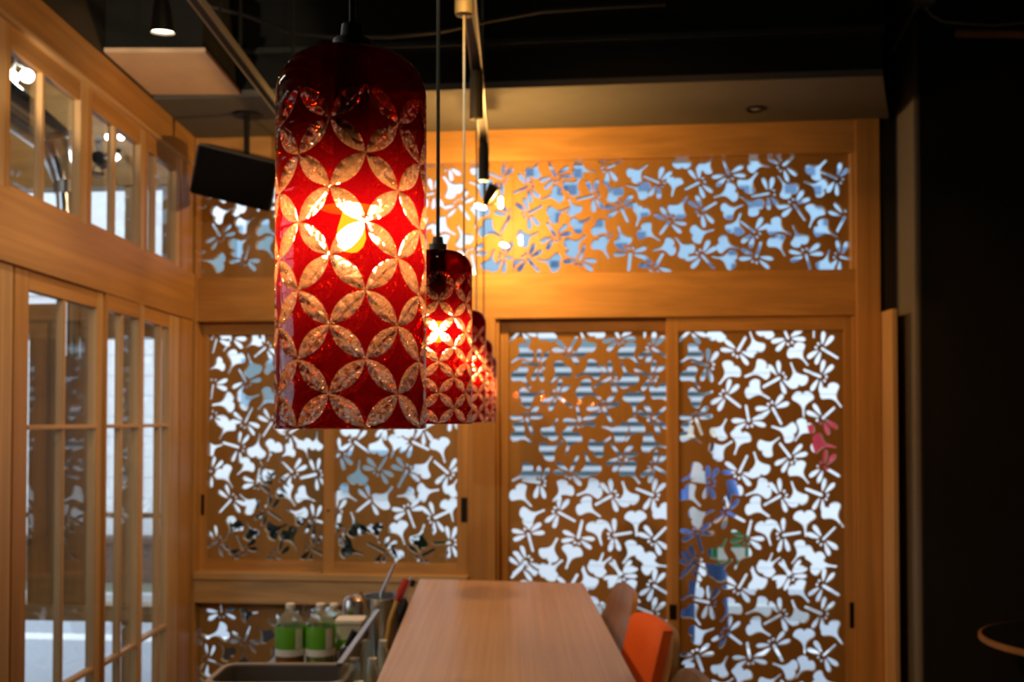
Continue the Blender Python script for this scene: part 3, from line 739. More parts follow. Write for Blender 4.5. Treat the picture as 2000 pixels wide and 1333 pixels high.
# ------------------------------------------------------------------ passer-by outside
def person(px, Y, H):
    p0 = at_depth(px, 900, Y); ox, oy, oz = p0.x, Y, -.05
    k = H / 1.62
    def P(x, y, z): return (x * k, y * k, z * k)
    J = {'pel': (P(0, 0, .86), .135), 'belly': (P(0, 0, 1.0), .125), 'chest': (P(.0, .01, 1.2), .135), 'sh': (P(0, .01, 1.31), .10), 'neck': (P(0, .0, 1.38), .05), 'head0': (P(0, -.01, 1.43), .062),
         'head1': (P(0, -.015, 1.50), .080), 'head2': (P(0, -.01, 1.575), .062),
         'shl': (P(-.16, .01, 1.29), .06), 'ell': (P(-.22, .03, 1.04), .045), 'wrl': (P(-.20, -.06, .83), .033), 'hal': (P(-.195, -.085, .76), .032),
         'shr': (P(.16, .01, 1.29), .06), 'elr': (P(.23, .04, 1.05), .045), 'wrr': (P(.18, -.10, .96), .033), 'har': (P(.14, -.15, .95), .032),
         'hl': (P(-.085, 0, .80), .095), 'knl': (P(-.10, -.07, .45), .066), 'anl': (P(-.10, .0, .09), .042), 'tol': (P(-.105, -.14, .035), .034),
         'hr': (P(.085, 0, .80), .095), 'knr': (P(.10, .03, .45), .066), 'anr': (P(.10, .16, .10), .042), 'tor': (P(.105, .04, .035), .034)}
    E = [('pel', 'belly'), ('belly', 'chest'), ('chest', 'sh'), ('sh', 'neck'), ('neck', 'head0'), ('head0', 'head1'), ('head1', 'head2'), ('sh', 'shl'), ('shl', 'ell'), ('ell', 'wrl'), ('wrl', 'hal'),
         ('sh', 'shr'), ('shr', 'elr'), ('elr', 'wrr'), ('wrr', 'har'), ('pel', 'hl'), ('hl', 'knl'), ('knl', 'anl'), ('anl', 'tol'), ('pel', 'hr'), ('hr', 'knr'), ('knr', 'anr'), ('anr', 'tor')]
    for sd, hand in ((-1, 'hal'), (1, 'har')):
        hx, hy, hz = J[hand][0]
        for f in range(5):
            if f < 4: q1 = (hx + sd * .0, hy - .012 + .018 * (f - 1.5) + (-.0), hz - .045); q2 = (q1[0] - sd * .008, q1[1] - .012, q1[2] - .03 - .008 * (f in (1, 2)))
            else: q1 = (hx - sd * .02, hy - .035, hz - .015); q2 = (q1[0] - sd * .008, q1[1] - .015, q1[2] - .025)
            J['%s%da' % (hand, f)] = (q1, .0095); J['%s%db' % (hand, f)] = (q2, .008)
            E += [(hand, '%s%da' % (hand, f)), ('%s%da' % (hand, f), '%s%db' % (hand, f))]
    names = list(J); me = bpy.data.meshes.new('person')
    me.from_pydata([J[n][0] for n in names], [(names.index(a), names.index(b)) for a, b in E], [])
    o = bpy.data.objects.new('person', me); COL.objects.link(o)
    sk = o.modifiers.new('skin', 'SKIN'); sk.use_smooth_shade = True
    for i, n in enumerate(names):
        r = J[n][1] * (k if J[n][1] > .02 else 1)
        fx = 1.25 if n in ('pel', 'belly', 'chest') else 1.0
        me.skin_vertices[0].data[i].radius = (r * fx, r) if n in ('pel', 'belly', 'chest') else (r, r)
        me.skin_vertices[0].data[i].use_root = (n == 'pel')
    sb = o.modifiers.new('sub', 'SUBSURF'); sb.levels = 2; sb.render_levels = 2
    dg = bpy.context.evaluated_depsgraph_get(); m2 = bpy.data.meshes.new_from_object(o.evaluated_get(dg))
    bpy.data.objects.remove(o)
    for mt in ('skin', 'jacket_blue', 'trousers_navy', 'shoe_dark', 'shirt_white'): m2.materials.append(MATS[mt])
    for pl in m2.polygons:
        c = pl.center / k; pl.use_smooth = True
        hand = (c.x < -.165 and .66 < c.z < .84) or (c.x > .08 and c.y < -.10 and .85 < c.z < 1.0)
        if hand or c.z > 1.375: i = 0
        elif c.z < .085: i = 3
        elif c.z < .86 and abs(c.x) < .18: i = 2
        elif abs(c.x) < .035 and c.y < 0 and c.z > .9: i = 4
        else: i = 1
        pl.material_index = i
    o = bpy.data.objects.new('person', m2); COL.objects.link(o); o.location = (ox, oy, oz); o.rotation_euler = (0, 0, R(-30))
    tag(o, 'person in a blue jacket, navy trousers and pale hat walking outside', 'person')
    def ch(name, bm, mat):
        c = from_bm(name, bm, mat, smooth=True); c.parent = o; return c
    b = bmesh.new(); lathe(b, [(.001, .115), (.05, .112), (.085, .085), (.095, .02), (.098, .0), (.16, -.012), (.16, -.017), (.095, -.008)], 24)
    h = ch('hat', b, 'hat_straw'); h.location = P(0, -.01, 1.545)
    b = bmesh.new(); lathe(b, [(.04, -.11), (.075, -.07), (.088, 0), (.075, .06)], 18)
    for v in b.verts: v.co.y = max(v.co.y, -.005) * 1.05
    h = ch('hair', b, 'hair_dark'); h.location = P(0, .0, 1.51)
    b = bmesh.new(); bmesh.ops.create_icosphere(b, subdivisions=2, radius=.014); 
    for v in b.verts: v.co.z *= 1.6
    h = ch('nose', b, 'skin'); h.location = P(0, -.098, 1.50)
    for sx in (-1, 1):
        b = bmesh.new(); bmesh.ops.create_icosphere(b, subdivisions=2, radius=.010); h = ch('eye', b, 'hair_dark'); h.location = P(sx * .03, -.086, 1.525)
        b = bmesh.new(); bmesh.ops.create_icosphere(b, subdivisions=2, radius=.018); h = ch('ear', b, 'skin'); h.location = P(sx * .082, -.005, 1.51); h.scale = (.4, .8, 1.3)
    b = bmesh.new(); bmesh.ops.create_icosphere(b, subdivisions=2, radius=.016); h = ch('mouth', b, 'red_plastic'); h.location = P(0, -.079, 1.463); h.scale = (1.3, .4, .35)
    return o
pers = person(1372, 7.15, 1.62)
c = pers.location + Vector((.14, -.20, .80))
t = tag(empty('shoulder_bag', c), 'green and white bag held in front by the person outside', 'bag')
bm = bmesh.new(); add_box(bm, c.x - .13, c.x + .11, c.y - .12, c.y - .04, c.z - .12, c.z + .10); bev(bm, .02); kid(from_bm('bag_body', bm, 'bag_green', smooth=True), t)
bm = bmesh.new(); add_box(bm, c.x - .1, c.x + .08, c.y - .126, c.y - .119, c.z - .08, c.z + .0); kid(from_bm('front_pocket', bm, 'white_label'), t)
kid(tube_obj('handle', [(c.x - .07, c.y - .08, c.z + .09), (c.x - .04, c.y - .08, c.z + .17), (c.x + .02, c.y - .08, c.z + .17), (c.x + .05, c.y - .08, c.z + .09)], .008, 'bag_green'), t)

# ------------------------------------------------------------------ red cut-glass pendant lamps
PR, PH, NP = .0564, .281, 7
ROWS, RS = 10, .0243
def cyl(u, z, r): return Vector((r * math.sin(u / PR), -r * math.cos(u / PR), z))
STEP = 2 * math.pi * PR / NP
def petal_pts(A, B, n=8):
    """edge and groove lines of one almond cut from node A to node B (unrolled u,z)"""
    A, B = Vector(A), Vector(B); ax = B - A; L = ax.length; nrm = Vector((-ax.y, ax.x)) / L
    L_, C_, R_ = [], [], []
    for i in range(n + 1):
        t = i / n; w_ = .195 * L * 4 * t * (1 - t)
        c = A + ax * t; L_.append(c + nrm * w_); C_.append((c, .0030 * min(1, 5 * t, 5 * (1 - t)))); R_.append(c - nrm * w_)
    return L_, C_, R_
def add_petal(bm, A, B):
    L_, C_, R_ = petal_pts(A, B)
    vl = [bm.verts.new(cyl(p.x, p.y, PR)) for p in L_]; vc = [bm.verts.new(cyl(p.x, p.y, PR - q)) for p, q in C_]; vr = [bm.verts.new(cyl(p.x, p.y, PR)) for p in R_]
    for i in range(len(vl) - 1):
        for a, b in ((vl, vc), (vc, vr)):
            f = [a[i], a[i + 1], b[i + 1], b[i]]
            bm.faces.new(f)
def casing_mesh():
    bm = bmesh.new()
    def node(k, j): return Vector(((j + (.5 if k % 2 else 0)) * STEP, (ROWS - k) * RS))
    def fan(loop, c):
        rings = []
        for q in (1.0, .66, .33): rings.append([bm.verts.new(cyl(*(c + (p - c) * q), PR)) for p in loop])
        cv = bm.verts.new(cyl(c.x, c.y, PR)); n = len(loop)
        for a, b in zip(rings, rings[1:]):
            for i in range(n): bm.faces.new((a[i], a[(i + 1) % n], b[(i + 1) % n], b[i]))
        for i in range(n): bm.faces.new((rings[-1][i], rings[-1][(i + 1) % n], cv))
    def edge(A, B, side):      # the petal outline between two nodes, on the side facing c
        L_, C_, R_ = petal_pts(A, B); c = side
        l = L_ if (L_[4] - c).length < (R_[4] - c).length else R_
        return l[:-1]
    for k in range(0, ROWS + 1):
        for j in range(NP):
            lf, rt = node(k, j), node(k, j + 1)
            mid = (lf + rt) / 2
            up = Vector((mid.x, mid.y + RS)); dn = Vector((mid.x, mid.y - RS))
            loop = []
            if k > 0: loop += edge(lf, up, mid) + edge(up, rt, mid)
            else: loop += [lf + Vector((0, .0)), lf + Vector((STEP * .25, .0)), lf + Vector((STEP * .5, 0)), lf + Vector((STEP * .75, 0))]
            if k < ROWS: loop += edge(rt, dn, mid) + edge(dn, lf, mid)
            else: loop += [rt - Vector((STEP * q, 0)) for q in (0, .25, .5, .75)]
            c = mid + Vector((0, (.3 * RS if k == ROWS else (-.3 * RS if k == 0 else 0))))
            fan(loop, c)
    # plain shoulder above the cuts
    zt = ROWS * RS
    prof = [(PR, zt), (PR, zt + .006)]
    for i in range(1, 9):
        a = math.pi / 2 * i / 8; prof.append((PR - .030 * (1 - math.cos(a)), zt + .006 + (PH - zt - .006) * math.sin(a)))
    prof.append((.012, PH + .0))
    lathe(bm, prof, NP * 8, close=False)
    bmesh.ops.remove_doubles(bm, verts=bm.verts[:], dist=1e-5)
    bmesh.ops.recalc_face_normals(bm, faces=bm.faces[:])
    me = bpy.data.meshes.new('glass_shade'); bm.to_mesh(me); bm.free()
    me.materials.append(MATS['red_glass'])
    for p in me.polygons: p.use_smooth = True
    return me
def petal_mesh(sgn):
    bm = bmesh.new(); add_petal(bm, (0, 0), (sgn * STEP / 2, -RS))
    for f in bm.faces:
        f.normal_update()
        if f.normal.dot(f.calc_center_median().xyz * Vector((1, 1, 0)) if False else Vector((f.calc_center_median().x, f.calc_center_median().y, 0))) < 0: f.normal_flip()
    me = bpy.data.meshes.new('cut_petal'); bm.to_mesh(me); bm.free(); me.materials.append(MATS['cut_glass']); return me
CASE = casing_mesh(); PET = {-1: petal_mesh(-1), 1: petal_mesh(1)}
bm = bmesh.new()
for k in range(ROWS):
    for j in range(NP):
        A = Vector(((j + (.5 if k % 2 else 0)) * STEP, (ROWS - k) * RS))
        for sg in (-1, 1): add_petal(bm, A, A + Vector((sg * STEP / 2, -RS)))
bmesh.ops.recalc_face_normals(bm, faces=bm.faces[:])
for f in bm.faces:
    c = f.calc_center_median()
    if f.normal.dot(Vector((c.x, c.y, 0))) < 0: f.normal_flip()
PALL = bpy.data.meshes.new('cut_petals'); bm.to_mesh(PALL); bm.free(); PALL.materials.append(MATS['cut_glass'])
def lmesh(name, prof, mat, n=24, close=True):
    bm = bmesh.new(); lathe(bm, prof, n, 0, 0, close); bmesh.ops.recalc_face_normals(bm, faces=bm.faces[:])
    me = bpy.data.meshes.new(name); bm.to_mesh(me); bm.free(); me.materials.append(MATS[mat])
    for p in me.polygons: p.use_smooth = True
    me.set_sharp_from_angle(angle=R(38)); return me
plain('socket_metal', (0.30, 0.22, 0.12), 0.35, 0.6)
M_SOCK = lmesh('socket', [(.012, PH + .002), (.013, PH - .012), (.014, .190), (.011, .176), (.004, .174)], 'black_plastic')
M_DISC = lmesh('reflector_disc', [(.004, .1745), (.012, .174), (.024, .166), (.0235, .165), (.004, .171)], 'white_plastic')
M_BULB = lmesh('bulb', [(.0005, .132), (.005, .133), (.009, .137), (.0112, .143), (.0105, .150), (.008, .158), (.006, .166), (.006, .171)], 'bulb_glow', 20)
M_COLLAR = lmesh('cap', [(.014, PH - .003), (.0145, PH + .012), (.009, PH + .0135), (.008, PH + .024), (.005, PH + .0245)], 'grey_metal')
M_RIM = lmesh('rim', [(PR - .0022, .0004), (PR - .0002, -.0008), (PR + .0006, .0006), (PR - .0002, .002), (PR - .0022, .0004)], 'cut_glass', NP * 8, False)
TRACK_Z = 2.79
PLUG_B = 2.625
def pobj(name, me, parent):
    o = bpy.data.objects.new(name, me); COL.objects.link(o); o.parent = parent; return o
LX = at_depth(685, 820, .77).x
names_l = ['largest red cut glass pendant lamp in front of the row', 'second red cut glass pendant lamp overlapped by the largest one',
           'third red cut glass pendant lamp, its edge showing past the second', 'fourth red cut glass pendant lamp at the end of the overlapping row',
           'fifth red cut glass pendant lamp, farthest from the largest']
PHASE = [19.1, 6.0, 17.0, 31.0, 40.0]
for i in range(5):
    Y = .77 + .90 * i
    lamp = tag(empty('pendant_lamp', (LX, Y, CAM_Z - .0058)), names_l[i], 'lamp', 'red pendant lamps over the counter')
    sh = pobj('glass_shade', CASE, lamp); sh.rotation_euler = (0, 0, R(PHASE[i]))
    pobj('rim', M_RIM, sh)
    if i < 2:
        for k in range(ROWS):
            for j in range(NP):
                for sg in (-1, 1):
                    o = pobj('cut_petal', PET[sg], sh)
                    o.location = (0, 0, (ROWS - k) * RS)
                    o.rotation_euler = (0, 0, (j + (.5 if k % 2 else 0)) * 2 * math.pi / NP)
    else:
        o = pobj('cut_petals', PALL, sh); o['kind'] = 'stuff'
    pobj('socket', M_SOCK, lamp); pobj('reflector_disc', M_DISC, lamp); pobj('bulb', M_BULB, lamp); pobj('cap', M_COLLAR, lamp)
    top = PLUG_B - (CAM_Z - .0058)
    bm = bmesh.new(); tube(bm, [(0, 0, PH + .02), (0, 0, top + .01)], .0024 if i == 0 else .0031, 10); from_bm('cord', bm, 'cord_cloth', lamp, smooth=True)
    bm = bmesh.new(); lathe(bm, [(.006, top), (.0225, top + .001), (.0235, top + .01), (.0235, top + .14), (.021, top + .146), (.021, TRACK_Z - CAM_Z + .0056)], 24)
    from_bm('plug', bm, 'plug_plastic', lamp, smooth=True)
# lighting track over the counter
t = tag(empty('lighting_track', (LX, 2.6, TRACK_Z)), 'slim suspended lighting track above the red pendants', 'track')
kid(box('rail', LX - .017, LX + .017, .3, 4.62, TRACK_Z, TRACK_Z + .03, 'black_plastic'), t)
for sg in (-1, 1): kid(box('rail_edge', LX + sg * .0175 - .0025, LX + sg * .0175 + .0025, .3, 4.62, TRACK_Z - .001, TRACK_Z + .03, 'grey_metal'), t)
for y in (.9, 2.6, 4.2): kid(tube_obj('hanger_rod', [(LX + .0, y, TRACK_Z + .03), (LX, y, 3.9)], .005, 'cord_cloth'), t)

# small twin spotlight at the end of the track
E0 = Vector((LX, 4.52, TRACK_Z))
def capsule_lamp(name, label, pos, arms):
    t = tag(empty(name, pos), label, 'spotlight')
    z0 = at_depth(952, 402, pos.y).z
    kid(tube_obj('stem', [pos, (pos.x, pos.y, z0)], .007, 'black_plastic'), t)
    b = bmesh.new(); c0 = Vector((pos.x, pos.y, z0 + .005)); c1 = at_depth(966, 362, pos.y - .03)
    tube(b, [c0, c0.lerp(c1, .5), c1], [.012, .022, .026], 16); kid(from_bm('housing', b, 'black_plastic', smooth=True), t)
    for (px, py, dy, ax) in arms:
        q = at_depth(px, py, pos.y + dy)
        kid(tube_obj('arm', [c0, (c0 + q) / 2 + Vector((0, 0, -.004)), q], .004, 'black_plastic'), t)
        ax = Vector(ax).normalized()
        b = bmesh.new(); tube(b, [q - ax * .024, q - ax * .02, q + ax * .02, q + ax * .024], [.003, .0085, .0085, .003], 12)
        kid(from_bm('bulb', b, 'capsule_glow', smooth=True), t)
capsule_lamp('twin_spotlight', 'small black twin spotlight with bare bright bulbs at the track end', E0, [(978, 396, .04, (0, .0, 1)), (938, 404, .03, (1, .0, -.35))])

# suspended track on the partition side
TX, TZ = at_x(385, 0, -1.035).x, 2.965
t = tag(empty('lighting_track', (TX, 3, TZ)), 'dark twin edged lighting track running towards the loudspeaker', 'track')
kid(box('rail', TX - .016, TX + .016, .2, 4.80, TZ, TZ + .028, 'black_plastic'), t)
for sg in (-1, 1): kid(box('rail_edge', TX + sg * .017 - .003, TX + sg * .017 + .003, .2, 4.80, TZ - .002, TZ + .028, 'grey_metal'), t)
for y in (1.0, 2.4, 3.6): kid(tube_obj('hanger_rod', [(TX, y, TZ + .028), (TX, y, 3.9)], .005, 'steel_paint'), t)

# spotlights: the first is in view, the rest are added out of view
def spot_fixture(label, mount, head, aim, power, angle=60, blend=.6, r=.038, L=.11, col=WARM, name='spotlight'):
    head, aim, mount = Vector(head), Vector(aim), Vector(mount)
    t = tag(empty(name, mount), label, 'spotlight', 'black spotlights')
    d = (aim - head).normalized()
    kid(tube_obj('stem', [mount, head - d * L * .5], .007, 'black_plastic'), t)
    b = bmesh.new(); tube(b, [head - d * L, head - d * L * .8, head - d * L * .2, head], [r * .55, r * .7, r * .95, r], 20, caps=False)
    b.faces.new([v for v in b.verts][:20]); kid(from_bm('housing', b, 'black_plastic', smooth=True), t)
    b = bmesh.new(); tube(b, [head - d * .012, head - d * .008], [r * .93, r * .93], 20); kid(from_bm('lens', b, 'spot_glow', smooth=False), t)
    ld = bpy.data.lights.new('spot_light', 'SPOT'); ld.energy = power; ld.color = col; ld.spot_size = R(angle); ld.spot_blend = blend; ld.shadow_soft_size = r * .8
    lo = bpy.data.objects.new('spot_light', ld); COL.objects.link(lo)
    lo.location = head + d * .004; lo.rotation_euler = d.to_track_quat('-Z', 'Y').to_euler(); kid(lo, t)
    return t
h = at_depth(318, 64, 3.35)
spot_fixture('lit spotlight pointing down beside the beige ceiling box', (h.x, h.y, 3.9), h, h + Vector((.0, .12, -1)), 22, 100, .8, col=(1, .66, .36))
spot_fixture('added off-view spotlight on the partition track aimed at the inner carved door', (TX, 1.6, TZ), (TX, 1.6, TZ - .12), (1.25, 4.9, 1.2), 135, 48, .8)  # unseen lamp put in to light the doors
spot_fixture('added off-view spotlight on the partition track aimed at the counter', (TX, 2.2, TZ), (TX, 2.2, TZ - .12), (.0, 3.6, .9), 50, 60, .8, col=(1, .68, .42))  # added out of view to light the counter top
spot_fixture('added off-view spotlight on the counter track aimed at the partition', (LX, 1.25, TRACK_Z), (LX, 1.25, TRACK_Z - .12), (-1.6, 3.9, 2.3), 55, 65, .9, col=(1, .62, .34))  # unseen, added to light the partition timber
spot_fixture('added off-view spotlight on the counter track aimed at the transom', (LX, 2.15, TRACK_Z), (LX, 2.15, TRACK_Z - .12), (.7, 4.9, 2.2), 45, 50, .9)  # added unseen lamp, warm wash over the transom

spot_fixture('added off-view spotlight on the counter track aimed at the sliding sashes', (LX, 1.95, TRACK_Z), (LX, 1.95, TRACK_Z - .12), (-.95, 5.0, 1.45), 45, 50, .9, col=(1, .80, .55))  # unseen, added for neutral light on the window boards
spot_fixture('added off-view clip spotlight aimed up at the beige ceiling box', (-1.56, 2.6, 2.335), (-1.50, 2.6, 2.42), (-1.38, 4.25, 3.04), 60, 32, .5, r=.03, L=.07, col=(1, .72, .45))  # unseen uplight added to brighten the beige underside

# ------------------------------------------------------------------ loudspeaker
fc = at_depth(452, 335, 4.66)
t = tag(empty('loudspeaker', fc), 'black loudspeaker hanging tilted from the soffit in the corner', 'loudspeaker')
M = Matrix.Translation(fc + Vector((0, .1, 0))) @ Matrix.Rotation(R(12), 4, 'Y') @ Matrix.Rotation(R(10), 4, 'Z') @ Matrix.Rotation(R(15), 4, 'X')
def tf(x, y, z): return M @ Vector((x, y, z))
bm = bmesh.new()
hexa(bm, [tf(x * (1 - .10 * (y > 0)), y, z * (1 - .05 * (y > 0))) for x in (-.186, .186) for y in (-.10, .12) for z in (-.115, .115)])
bev(bm, .008); kid(from_bm('cabinet', bm, 'black_plastic'), t)
bm = bmesh.new(); hexa(bm, [tf(x, y, z) for x in (-.176, .176) for y in (-.112, -.099) for z in (-.106, .106)]); bev(bm, .004); kid(from_bm('grille', bm, 'speaker_cloth'), t)
top = M @ Vector((.02, .02, .114)); 
kid(tube_obj('mount_pole', [top, (top.x, top.y, 3.03)], .014, 'black_plastic'), t)
kid(lathe_obj('mount_plate', [(.001, 3.018), (.06, 3.018), (.065, 3.024), (.065, 3.03)], 'black_plastic', cx=top.x, cy=top.y), t)

# ------------------------------------------------------------------ counter
CZ = .90
q = [at_z(820, 1131, CZ), at_z(1140, 1139.5, CZ), at_z(1247, 1340, CZ), at_z(732, 1340, CZ)]
q[2] = q[1] + (q[2] - q[1]) * 1.9; q[3] = q[0] + (q[3] - q[0]) * 1.9
ct = tag(empty('counter', ((q[0] + q[2]) / 2).xy.to_3d()), 'long narrow bar counter with a pale wooden top', 'counter')
def prism(name, pts, z0, z1, mat, b=.0):
    bm = bmesh.new(); lo = [bm.verts.new((p.x, p.y, z0)) for p in pts]; hi = [bm.verts.new((p.x, p.y, z1)) for p in pts]
    n = len(pts); bm.faces.new(lo); bm.faces.new(hi)
    for i in range(n): bm.faces.new((lo[i], lo[(i + 1) % n], hi[(i + 1) % n], hi[i]))
    if b: bev(bm, b)
    return from_bm(name, bm, mat)
kid(prism('counter_top', q, CZ - .045, CZ, 'counter_wood', .003), ct)
cc = (q[0] + q[1] + q[2] + q[3]) / 4
inn = [cc + (p - cc) * .94 for p in q]; inn[1].x -= .30; inn[2].x -= .30
kid(prism('counter_front', inn, 0, CZ - .045, 'wood_y'), ct)

# back worktop between partition and counter
WZ = .66
bw = tag(empty('worktop', (-1.0, 3.7, 0)), 'low steel worktop behind the bar counter', 'worktop')
kid(box('worktop_plate', -.95, -.46, 2.2, 4.32, WZ - .03, WZ, 'steel', b=.004), bw)
kid(box('cabinet_body', -.94, -.50, 2.25, 4.30, .08, WZ - .03, 'bin_plastic'), bw)
kid(box('plinth', -.92, -.55, 2.3, 4.25, 0, .08, 'black_plastic'), bw)

# ------------------------------------------------------------------ things on the worktop
def bottle(px, Y, label, tea, grp='green labelled tea bottles'):
    p = at_depth(px, 1200, Y); x, y = p.x, Y; H = at_depth(px, 1179, Y).z - WZ; r = .053
    t = tag(empty('tea_bottle', (x, y, WZ)), label, 'bottle', grp)
    def lo(name, prof, mat, close=True):
        return kid(lathe_obj(name, [(a, WZ + b) for a, b in prof], mat, n=24, cx=x, cy=y, close=close), t)
    lo('bottle_body', [(.03, .001), (.042, .004), (r, .02), (r, H * .70), (r * .93, H * .76), (r * .62, H * .84), (.016, H * .90), (.014, H * .92), (.014, H * .95)], 'bottle_glass')
    lo('tea_fill', [(.028, .004), (.040, .008), (r - .003, .022), (r - .003, H * .34), (.001, H * .34)], tea)
    lo('label', [(r + .0006, H * .40), (r + .0012, H * .41), (r + .0012, H * .695), (r + .0006, H * .71)], 'green_label', False)
    lo('label_band', [(r + .0016, H * .33), (r + .0016, H * .42)], 'white_label', False)
    lo('cap', [(.0165, H * .93), (.0168, H * .935), (.0168, H * .99), (.014, H), (.001, H)], 'white_plastic')
    a0 = math.atan2(-y, -x) + .35      # white text panel on the label
    bm = bmesh.new()
    for k in range(6):
        a1, a2 = a0 + .09 * k, a0 + .09 * (k + 1)
        bm.faces.new([bm.verts.new((x + (r + .002) * math.cos(a), y + (r + .002) * math.sin(a), WZ + z)) for a, z in ((a1, H * .43), (a2, H * .43), (a2, H * .69), (a1, H * .69))])
    kid(from_bm('label_panel', bm, 'white_label'), t)
bottle(567, 3.74, 'tea bottle with green label standing behind the dark tub, nearer the partition', 'tea')
bottle(626, 3.74, 'tea bottle with green label and darker neck, beside the storage box', 'green_tea')
bottle(652, 4.06, 'tea bottle with green label half hidden by the storage box', 'tea')
def lathe_thing(name, label, cat, px, Y, parts, n=28):
    p = at_depth(px, 1200, Y); t = tag(empty(name, (p.x, Y, WZ)), label, cat)
    for nm, prof, mat, cl in parts: kid(lathe_obj(nm, [(a, WZ + b) for a, b in prof], mat, n=n, cx=p.x, cy=Y, close=cl), t)
    return t, p.x
# dark tub with pale rim
tz = .80; a = at_z(446, 1298, tz); b_ = at_z(690, 1298, tz); yf = at_z(560, 1332, tz).y
t = tag(empty('dish_tub', ((a.x + b_.x) / 2, (a.y + yf) / 2, WZ)), 'dark rectangular tub with a pale rounded rim behind the counter', 'tub')
def rrect(x0, x1, y0, y1, r, n=6):
    out = []
    for cx, cy, a0 in ((x1 - r, y1 - r, 0), (x0 + r, y1 - r, 90), (x0 + r, y0 + r, 180), (x1 - r, y0 + r, 270)):
        for k in range(n + 1):
            a_ = R(a0 + 90 * k / n); out.append((cx + r * math.cos(a_), cy + r * math.sin(a_)))
    return out
def loft(name, levels, mat, cap_first=True, cap_last=False, smooth=True):
    bm = bmesh.new(); rings = [[bm.verts.new((x, y, z)) for x, y in lp] for lp, z in levels]
    for A, B in zip(rings, rings[1:]):
        for i in range(len(A)): bm.faces.new((A[i], A[(i + 1) % len(A)], B[(i + 1) % len(B)], B[i]))
    if cap_first: bm.faces.new(rings[0])
    if cap_last: bm.faces.new(rings[-1])
    return from_bm(name, bm, mat, smooth=smooth)
x0, x1, y0, y1 = a.x, b_.x, yf - .02, a.y
kid(loft('tub_body', [(rrect(x0 + .03, x1 - .03, y0 + .03, y1 - .03, .03), WZ + .001), (rrect(x0, x1, y0, y1, .045), tz - .004), (rrect(x0 + .006, x1 - .006, y0 + .006, y1 - .006, .045), tz - .004),
                      (rrect(x0 + .036, x1 - .036, y0 + .036, y1 - .036, .03), WZ + .012)], 'bin_plastic', True, True), t)
kid(loft('rim', [(rrect(x0 - .012, x1 + .012, y0 - .012, y1 + .012, .05), tz - .008), (rrect(x0 - .012, x1 + .012, y0 - .012, y1 + .012, .05), tz + .002), (rrect(x0 + .004, x1 - .004, y0 + .004, y1 - .004, .045), tz + .002),
                 (rrect(x0 + .004, x1 - .004, y0 + .004, y1 - .004, .045), tz - .008)], 'bin_rim', False), t)
# steel utensil bucket and its tools
H = at_depth(755, 1164, 4.02).z - WZ
t, ux = lathe_thing('utensil_bucket', 'steel bucket full of kitchen tools at the counter edge', 'bucket', 752, 4.02,
    [('bucket_wall', [(.001, .002), (.07, .002), (.085, H - .006), (.088, H), (.083, H), (.068, .006), (.001, .006)], 'steel', False)])
uz = WZ + H
def tool(name, label, cat, parts):
    t = tag(empty(name, parts[0][1][0]), label, cat, 'kitchen tools around the steel bucket')
    for nm, pts_, r_, mt in parts: kid(tube_obj(nm, pts_, r_, mt, n=10), t)
def tp(px, py, Y): return at_depth(px, py, Y)
inb = lambda px, Y: (at_depth(px, 1200, Y).x, Y, WZ + .02)
tool('steel_skewer', 'long grey rod leaning out of the steel bucket', 'rod', [('rod', [inb(738, 4.03), tp(745, 1160, 4.03), tp(771, 1102, 4.05)], .008, 'steel')])
tool('red_spatula', 'spatula with yellow handle and red blade leaning on the steel bucket', 'spatula', [('handle', [inb(748, 3.87), tp(762, 1212, 3.89), tp(777, 1170, 3.90)], .010, 'yellow_wood'), ('blade', [tp(776, 1174, 3.90), tp(783, 1158, 3.90), tp(794, 1132, 3.91)], [.012, .018, .014], 'red_plastic')])
tool('black_turner', 'black plastic turner leaning beside the red spatula', 'turner', [('handle', [inb(771, 3.80), tp(780, 1216, 3.86)], .007, 'black_plastic'), ('blade', [tp(780, 1218, 3.86), tp(784, 1202, 3.87), tp(790, 1178, 3.88), tp(791, 1170, 3.88)], [.008, .018, .016, .006], 'black_plastic')])
tool('steel_ladle', 'steel ladle with black knob leaning on the counter edge', 'ladle', [('handle', [inb(760, 4.06), tp(792, 1165, 4.06), tp(803, 1128, 4.06)], .006, 'steel'), ('knob', [tp(804, 1146, 4.06), tp(808, 1134, 4.06)], .010, 'black_plastic')])
tool('wooden_stick', 'reddish wooden stick leaning out across the steel bucket', 'stick', [('stick', [inb(740, 3.97), tp(724, 1205, 3.96), tp(704, 1155, 3.95)], .006, 'chair_wood')])
H2 = at_depth(690, 1162, 4.2).z - WZ
lathe_thing('steel_canister', 'round shiny steel canister with a domed lid behind the storage box', 'canister', 692, 4.2,
    [('canister_wall', [(.001, 0), (.045, .001), (.048, .01), (.048, H2 * .72)], 'chrome', False), ('lid', [(.050, H2 * .72), (.050, H2 * .80), (.044, H2 * .92), (.025, H2 * .98), (.001, H2)], 'chrome', False)])
